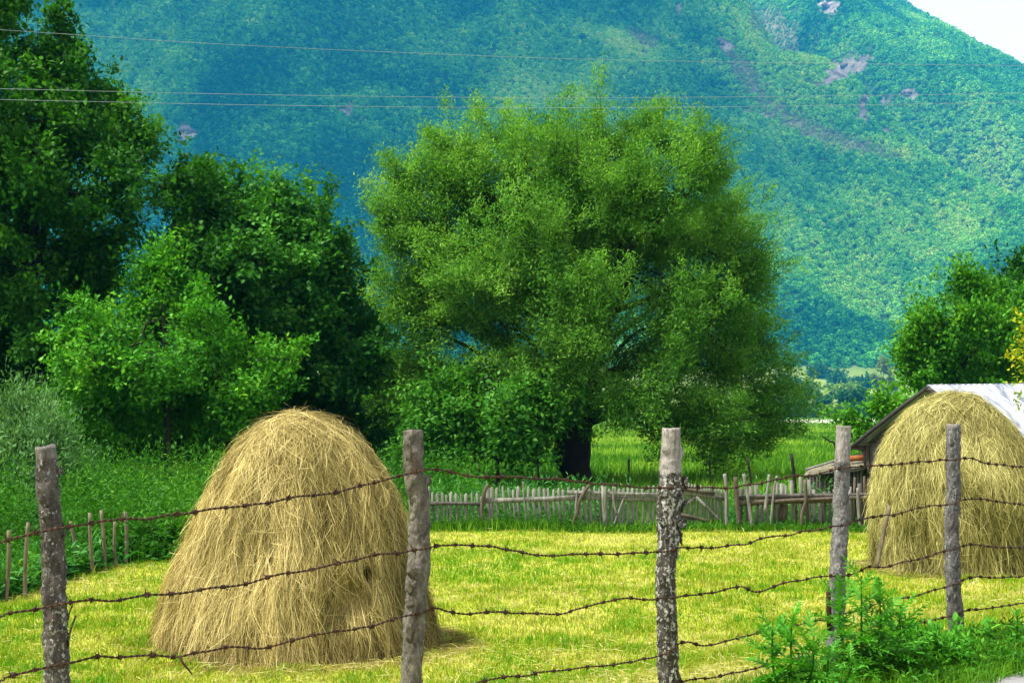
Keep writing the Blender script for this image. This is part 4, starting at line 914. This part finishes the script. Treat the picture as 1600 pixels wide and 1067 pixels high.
# tall lush grass beyond the picket fence
X, Y = sample(290000, r, 24.6, 280, .58); by = beyond(X, Y); k = (by > -.1) & ~((X < -4) & (Y < 27)); X, Y = X[k], Y[k]
t2 = fbm(X*.18, Y*.10, 0, 63, 4); H = (.22+.30*r.uniform(0, 1, len(X)))*(.75+.6*t2)*(1-.55*np.exp(-((Y-26)/3.)**2))
m = MB(); blades(m, X, Y, H, .0007*Y*r.uniform(.5, 1.3, len(X)), .26+(t2-.5)*2.2+(fbm(X*.9, Y*.5, 0, 64, 3)-.5)*.9+r.normal(0, .18, len(X))+.3*sst(38, 70, Y), r, .45)
tag(m.build('tall_grass', M['lush'], None), 'tall bright green meadow grass behind the picket fence', 'grass', kind='stuff')
n = 7000; X = r.uniform(40, 76, n); Y = r.uniform(255, 285, n); X = r.uniform(.14, .30, n)*Y; k = np.arange(n)
m = MB(); add_leaves(m, np.stack([X, Y, r.uniform(.15, .75, n)], -1), r.normal(size=(n, 3)), r.normal(size=(n, 3)), .30, .22, r.uniform(0, 1, n)); tag(m.build('white_flowers', M['flower'], None), 'strip of white flowering crop at the far edge of the meadow', 'flowers', kind='stuff')

def herbs(m, X, Y, H, r, nl, L, W, tilt=.25, tone0=.45, ms=None):
    """upright weeds: leafy stems"""
    n = len(X); z = gz(X, Y); a = r.uniform(0, 6.28, n); t = np.abs(r.normal(0, tilt, n))
    top = np.stack([X+np.cos(a)*t*H, Y+np.sin(a)*t*H, z+H], -1); b = np.stack([X, Y, z], -1)
    ii = np.repeat(np.arange(n), nl); f = np.tile((np.arange(nl)+.5)/nl, n)+r.normal(0, .04, n*nl); f = np.clip(f, .08, 1)
    pos = b[ii]+(top-b)[ii]*f[:, None]; an = r.uniform(0, 6.28, n*nl)
    d = np.stack([np.cos(an), np.sin(an), r.normal(.35, .35, n*nl)+1.2*(f > .9)], -1)
    nn = A(0, 0, 1)+r.normal(size=(n*nl, 3))*.4
    s = (1.15-.55*f)*r.uniform(.6, 1.2, n*nl)
    add_leaves(m, pos, d, nn, L*s, W*s, (tone0+r.normal(0, .13, n))[ii]+.22*(f-.6)+r.normal(0, .12, n*nl), .2)
    sd = np.stack([np.sin(a), -np.cos(a), 0*a], -1)*.0035
    V = np.stack([b-sd, b+sd, top+sd*.4, top-sd*.4], 1).reshape(-1, 3); m.add(V, np.arange(4*n).reshape(-1, 4), tone=np.full(4*n, .35))
# weeds along the left side
r = np.random.default_rng(33)
n = 9000; D = 15*(36/15)**r.uniform(0, 1, n); u = r.uniform(-.46, -.02, n); X, Y = u*D, D; by = beyond(X, Y)
wp = fbm(X*.7, Y*.7, 0, 71, 3); H = .2+.85*sst(.3, 3.5, by)*np.clip(wp*3.2-.95, .12, 1.4)+r.uniform(0, .22, n)
k = (by > .15) & ~((X > -1.9)&(Y < 27)); m = MB(); herbs(m, X[k], Y[k], H[k], r, 16, .14, .040, tone0=.42+(fbm(X*.9, Y*.9, 0, 73, 3)[k]-.5)*1.1)

n = 30000; D = 15*(34/15)**r.uniform(0, 1, n); u = r.uniform(-.46, -.02, n); X, Y = u*D, D; by = beyond(X, Y); k = (by > .1) & ~((X > -1.9)&(Y < 27)) & (fbm(X*.5, Y*.5, 0, 75, 2)+r.uniform(-.1, .1, n)-.12*sst(0, 3, by) > .42); X, Y = X[k], Y[k]
blades(m, X, Y, .25+.55*r.uniform(0, 1, len(X))*sst(-.2, 2, by[k]), .011*r.uniform(.5, 1.3, len(X)), .62+r.normal(0, .2, len(X)), r, .35)
tag(m.build('weeds', M['weed'], None), 'thick tall green weeds and nettles behind the stakes', 'weeds', kind='stuff')
n = 420; X = r.uniform(-6.6, -4.6, n); Y = r.uniform(15.4, 19.5, n); by = beyond(X, Y); k = (by > .1) & (by < 2.5)
m = MB(); herbs(m, X[k], Y[k], r.uniform(.15, .5, k.sum()), r, 14, .22, .05); tag(m.build('dock_plants', M['weed_blue'], None), 'bluish green broad leaved weeds at the foot of the stakes', 'weeds', kind='stuff')
# leafy bush by the haystack
def leafy_plant(name, label, cat, cx, cy, n, H, Rr, mat, L, W, nl, seed, tilt=.5, D=None):
    r = np.random.default_rng(seed); X = cx+r.normal(0, Rr*.5, n); Y = cy+r.normal(0, Rr*.45, n)
    root = empty(name, (cx, cy, float(gz(cx, cy))), label, cat); m = MB(); herbs(m, X, Y, H*r.uniform(.6, 1.05, n), r, nl, L, W, tilt); m.build('foliage', mat, root); return root
leafy_plant('bush', 'dark leafy bush touching the left side of the near haystack', 'bush', (248-CX)/F*20.8, 20.8, 120, .85, .75, M['weed'], .19, .06, 18, 91)
# weeds along the pickets, blue green tall ones behind
n = 900; X = r.uniform(-1.6, 6.4, n); Y = DF+r.normal(-.08, .13, n); H = r.uniform(.06, .18, n)*(1+1.1*(X < 1.2))
m = MB(); herbs(m, X, Y, H, r, 12, .09, .024); tag(m.build('fence_weeds', M['weed'], None), 'low green weeds along the foot of the picket fences', 'weeds', kind='stuff')
n = 330; X = np.concatenate([r.uniform(-1.5, 2.2, n-90), r.uniform(4.0, 6.2, 90)]); Y = DF+r.uniform(.3, 1.6, n)
m = MB(); herbs(m, X, Y, r.uniform(.4, .95, n), r, 18, .19, .032, .15, .55); tag(m.build('tall_weeds', M['weed_blue'], None), 'tall blue green stalks growing behind the pickets', 'weeds', kind='stuff')
n = 6500; X = r.uniform(-1.9, 6.6, n); Y = DF+r.normal(-.16, .14, n); m = MB(); blades(m, X, Y, r.uniform(.06, .18, n)*(1+.6*(X < .8)), .012*r.uniform(.5, 1.2, n), .3+r.normal(0, .2, n), r, .7)
tag(m.build('fence_grass', M['lush'], None), 'green grass tufts at the edge of the mown field below the pickets', 'grass', kind='stuff')

# roadside bank at the lower right
r = np.random.default_rng(35)
def bank(n, s0, s1, n0, n1):
    s = r.uniform(s0, s1, n); q = r.uniform(n0, n1, n); return FA[0]+FD[0]*s+FN[0]*q, FA[1]+FD[1]*s+FN[1]*q, s, q
X, Y, s, q = bank(85000, 3.6, 16, -.3, 1.25); k = (q < 1.02+.25*(fbm(X*3, Y*3, 0, 9)-.5)) & (q > .02+.7*(fbm(X*2, Y*2, 0, 10)-.5)); X, Y = X[k], Y[k]
m = MB(); blades(m, X, Y, (.05+.12*r.uniform(0, 1, len(X))), .006*r.uniform(.5, 1.2, len(X)), .3+r.normal(0, .2, len(X)), r, .7)
tag(m.build('verge_grass', M['lush'], None), 'green grass on the road verge at the lower right', 'grass', kind='stuff')
X, Y, s, q = bank(2000, 4.6, 11.5, .02, .92); k = (fbm(X*1.5, Y*1.5, 0, 14)+r.uniform(-.15, .15, len(X)) > .42)
m = MB(); herbs(m, X[k], Y[k], r.uniform(.04, .15, k.sum()), r, 14, .075, .026, .5)
tag(m.build('verge_weeds', M['weed'], None), 'low leafy weeds on the road verge at the lower right', 'weeds', kind='stuff')

def spiny_leaf(m, p, d, up, L, W, r, lobes=6, curl=.4, tone=.5):
    """one thistle leaf: a midrib with pairs of narrow spiny lobes; lobes=1 gives a plain blade"""
    d = nrm(d); sd = nrm(np.cross(d, up)); up = np.cross(sd, d)
    n = 9; f = np.linspace(0, 1, n); mid = p+d*(f*L)[:, None]-A(0, 0, 1)*(curl*L*f*f)[:, None]
    w = W*np.sin(np.clip(f*.92+.08, 0, 1)*math.pi)**.7*(.20 if lobes > 1 else 1.)
    lf = mid+sd*w[:, None]+up*(w*.35)[:, None]; rt = mid-sd*w[:, None]+up*(w*.35)[:, None]
    V = np.concatenate([mid, lf, rt]); i = np.arange(n-1)
    Q = np.concatenate([np.stack([i, i+1, n+i+1, n+i], -1), np.stack([i+1, i, 2*n+i, 2*n+i+1], -1)])
    m.add(V, Q, tone=np.clip(tone+r.normal(0, .06), 0, 1))
    if lobes > 1:
        k = np.repeat((np.arange(lobes)+.6)/lobes, 2)*.97; sg = np.tile([1., -1.], lobes); e = L*k
        b = p+d*e[:, None]-A(0, 0, 1)*(curl*L*k*k)[:, None]
        for twist in (-.35, .45):
            dd = sd*sg[:, None]+d*(.55+.5*k)[:, None]+up*(twist+r.normal(0, .25, 2*lobes))[:, None]
            add_leaves(m, b, dd, up+r.normal(size=(2*lobes, 3))*.3, W*1.15*np.sin(np.clip(k*.8+.16, 0, 1)*math.pi)*r.uniform(.75, 1.2, 2*lobes), W*.30, tone+r.normal(0, .1, 2*lobes))
        add_leaves(m, mid[-1:]-d*.01, d[None]-A(0, 0, .3), up[None], W*.8, W*.25, np.array([tone]))
def thistle(label, x, ybase, ytop, D, nleaf, L, W, seed, stems=(0,), kind='thistle', lob=6, mat='thistle'):
    r = np.random.default_rng(seed); b = P(x, ybase, D); b[2] = float(gz(b[0], b[1])); top = P(x, ytop, D)
    root = empty(kind, b, label, kind); ms, ml = MB(), MB()
    for q, off in enumerate(stems):
        t = top+A(off*.22, r.uniform(-.1, .1), -abs(off)*(top[2]-b[2])*.32)
        st = spline([b, b*.5+t*.5+A(off*.10, 0, 0), t], 14); ms.add(*tube(st, np.linspace(.009, .004, 14), 7), tone=.3)
        for k in range(nleaf):
            f = .06+.94*(k+r.uniform(0, .6))/nleaf; i = min(int(f*13), 12); p = st[i]+(st[i+1]-st[i])*(f*13-i)
            a = k*2.4+r.normal(0, .3)+q; e = .15+1.6*f**3; s = (1.05-.5*f)*r.uniform(.75, 1.15)
            spiny_leaf(ml, p, A(math.cos(a), math.sin(a), e), A(0, 0, 1)+.2*r.normal(size=3), L*s, W*s, r, lob, .35*(1-f), .4+.25*f+r.normal(0, .1))
    ms.build('stem', M['weed'], root, True); ml.build('leaves', M[mat], root); return root
thistle('tallest spiky thistle in front of the foot of the straight grey post', 1346, 1050, 905, 8.3, 18, .28, .080, 1, (0, .5, -.5, .95), lob=6)
thistle('dark spiky thistle standing alone left of the tallest thistle', 1234, 1085, 966, 7.6, 17, .26, .080, 2, (0, .5, -.4), lob=6)
thistle('low thistle between the two tall thistles', 1290, 1080, 1005, 7.9, 10, .20, .060, 3, (0, .6), lob=6)
thistle('broad smooth leaved green plant right of the tallest thistle', 1398, 1045, 962, 8.5, 16, .17, .030, 4, (0, .45, -.3), 'leafy_weed', 1)
thistle('pale leafy weed growing at the foot of the slimmest post', 1497, 1040, 970, 9.3, 12, .12, .028, 5, (0,), 'leafy_weed', 1)
thistle('leafy weed at the right edge by the road', 1590, 1010, 955, 9.6, 18, .13, .028, 6, (0, .8, -.8), 'leafy_weed', 1)
leafy_plant('weed_clump', 'dense bright green weed clump around the tallest thistle', 'weeds', *fpt(1335, 1030, .45)[:2], 190, .30, .24, M['thistle'], .075, .024, 30, 95, .35)
leafy_plant('weed_clump', 'dark weed clump at the bottom edge below the lone thistle', 'weeds', *fpt(1270, 1060, .55)[:2], 120, .22, .26, M['weed'], .065, .021, 26, 96, .4)
leafy_plant('weed_clump', 'bushy green weed clump between the tallest thistle and the slimmest post', 'weeds', *fpt(1415, 1020, .42)[:2], 70, .13, .20, M['weed'], .065, .021, 22, 97, .4)

# ------------------------------------------------------------------ air, sky, light, camera
def haze():
    t = NT('haze'); v = t.n('ShaderNodeVolumePrincipled')
    v.inputs['Color'].default_value = (.02, .44, 1.0, 1); v.inputs['Density'].default_value = .00030/KM; v.inputs['Anisotropy'].default_value = .0
    t.l(v.outputs[0], t.out.inputs['Volume'])
    x0, x1, y0, y1, z0, z1 = -3700, 3700, -60, 4320, -6, 1900
    V = [(x, y, z) for z in (z0, z1) for y in (y0, y1) for x in (x0, x1)]
    m = MB(); m.add(V, [(0, 2, 3, 1), (4, 5, 7, 6), (0, 1, 5, 4), (2, 6, 7, 3), (0, 4, 6, 2), (1, 3, 7, 5)])
    tag(m.build('haze', t.m), 'blue summer haze in front of the mountain', 'haze', kind='stuff')
haze()
SUN = nrm(A(-.50, -.16, .90))
def shade_cloud(c, rx, ry, rz, seed, label):
    r = np.random.default_rng(seed); nu, nv = 64, 32; u = np.linspace(0, 2*math.pi, nu, endpoint=False); v = np.linspace(.03, math.pi-.03, nv); UU, VV = np.meshgrid(u, v)
    d = np.stack([np.sin(VV)*np.cos(UU), np.sin(VV)*np.sin(UU), np.cos(VV)], -1).reshape(-1, 3)
    k = .6+.8*fbm(d[:, 0]*2.5, d[:, 1]*2.5, d[:, 2]*2.5, seed, 4); V = A(*c)+d*k[:, None]*A(rx, ry, rz); i = np.arange(nv-1)[:, None]*nu; j = np.arange(nu)[None]; j2 = (j+1) % nu
    m = MB(); m.add(V, np.stack([i+j, i+nu+j, i+nu+j2, i+j2], -1).reshape(-1, 4)); o = m.build('shade_cloud', M['shade_cloud'], None, True); tag(o, label, 'shade_cloud', kind='stuff')
M['shade_cloud'] = simple('shade_cloud', (.8, .8, .8), (.82, .82, .82), .01, 1.)
shade_cloud((-920*KM, 880*KM, 1550*KM), 470*KM, 400*KM, 80*KM, 8, 'unseen white cumulus added to shade the left mountainside')  # out of view, added so its shadow darkens the left slopes
w = bpy.data.worlds.new('World'); S.world = w; w.use_nodes = True; nt = w.node_tree; nt.nodes.clear()
sky = nt.nodes.new('ShaderNodeTexSky'); sky.sky_type = 'NISHITA'; sky.sun_disc = False
sky.sun_elevation = math.asin(SUN[2]); sky.sun_rotation = math.atan2(SUN[0], SUN[1]); sky.air_density = 1.0; sky.dust_density = 3
tc = nt.nodes.new('ShaderNodeTexCoord'); ns_ = nt.nodes.new('ShaderNodeTexNoise'); ns_.inputs['Scale'].default_value = 2.5; ns_.inputs['Detail'].default_value = 5
nt.links.new(tc.outputs['Generated'], ns_.inputs['Vector'])
rp = nt.nodes.new('ShaderNodeValToRGB'); rp.color_ramp.elements[0].position = .25; rp.color_ramp.elements[0].color = (.8, .8, .8, 1); rp.color_ramp.elements[1].position = .6
nt.links.new(ns_.outputs['Fac'], rp.inputs[0])
mx = nt.nodes.new('ShaderNodeMix'); mx.data_type = 'RGBA'; nt.links.new(rp.outputs[0], mx.inputs[0]); nt.links.new(sky.outputs[0], mx.inputs[6]); mx.inputs[7].default_value = (10.5, 10.3, 10.0, 1)
bg = nt.nodes.new('ShaderNodeBackground'); bg.inputs[1].default_value = .06; nt.links.new(mx.outputs[2], bg.inputs[0])
wo = nt.nodes.new('ShaderNodeOutputWorld'); nt.links.new(bg.outputs[0], wo.inputs[0])
sl = bpy.data.lights.new('sun', 'SUN'); sl.energy = 4.0; sl.angle = math.radians(10); sl.color = (1, .96, .88)
so = bpy.data.objects.new('sun', sl); COL.objects.link(so); so.rotation_euler = Vector(-SUN).to_track_quat('-Z', 'Y').to_euler(); so.location = (0, 0, 60)
cam = bpy.data.cameras.new('camera'); co = bpy.data.objects.new('camera', cam); COL.objects.link(co)
cam.sensor_width = 36; cam.lens = F/1600*36; cam.shift_y = (HY-533.5)/1600; cam.clip_end = 14000; cam.clip_start = .05
co.location = (0, 0, EYE); co.rotation_euler = (math.pi/2, 0, 0); S.camera = co
S.view_settings.view_transform = 'Standard'; S.view_settings.look = 'None'; S.view_settings.exposure = 1.45; S.view_settings.gamma = 1
S.cycles.use_denoising = True; S.cycles.denoising_prefilter = 'NONE'; S.cycles.max_bounces = 7; S.cycles.diffuse_bounces = 3; S.cycles.transmission_bounces = 4; S.cycles.volume_bounces = 0; S.cycles.glossy_bounces = 2
S.cycles.sample_clamp_indirect = 6
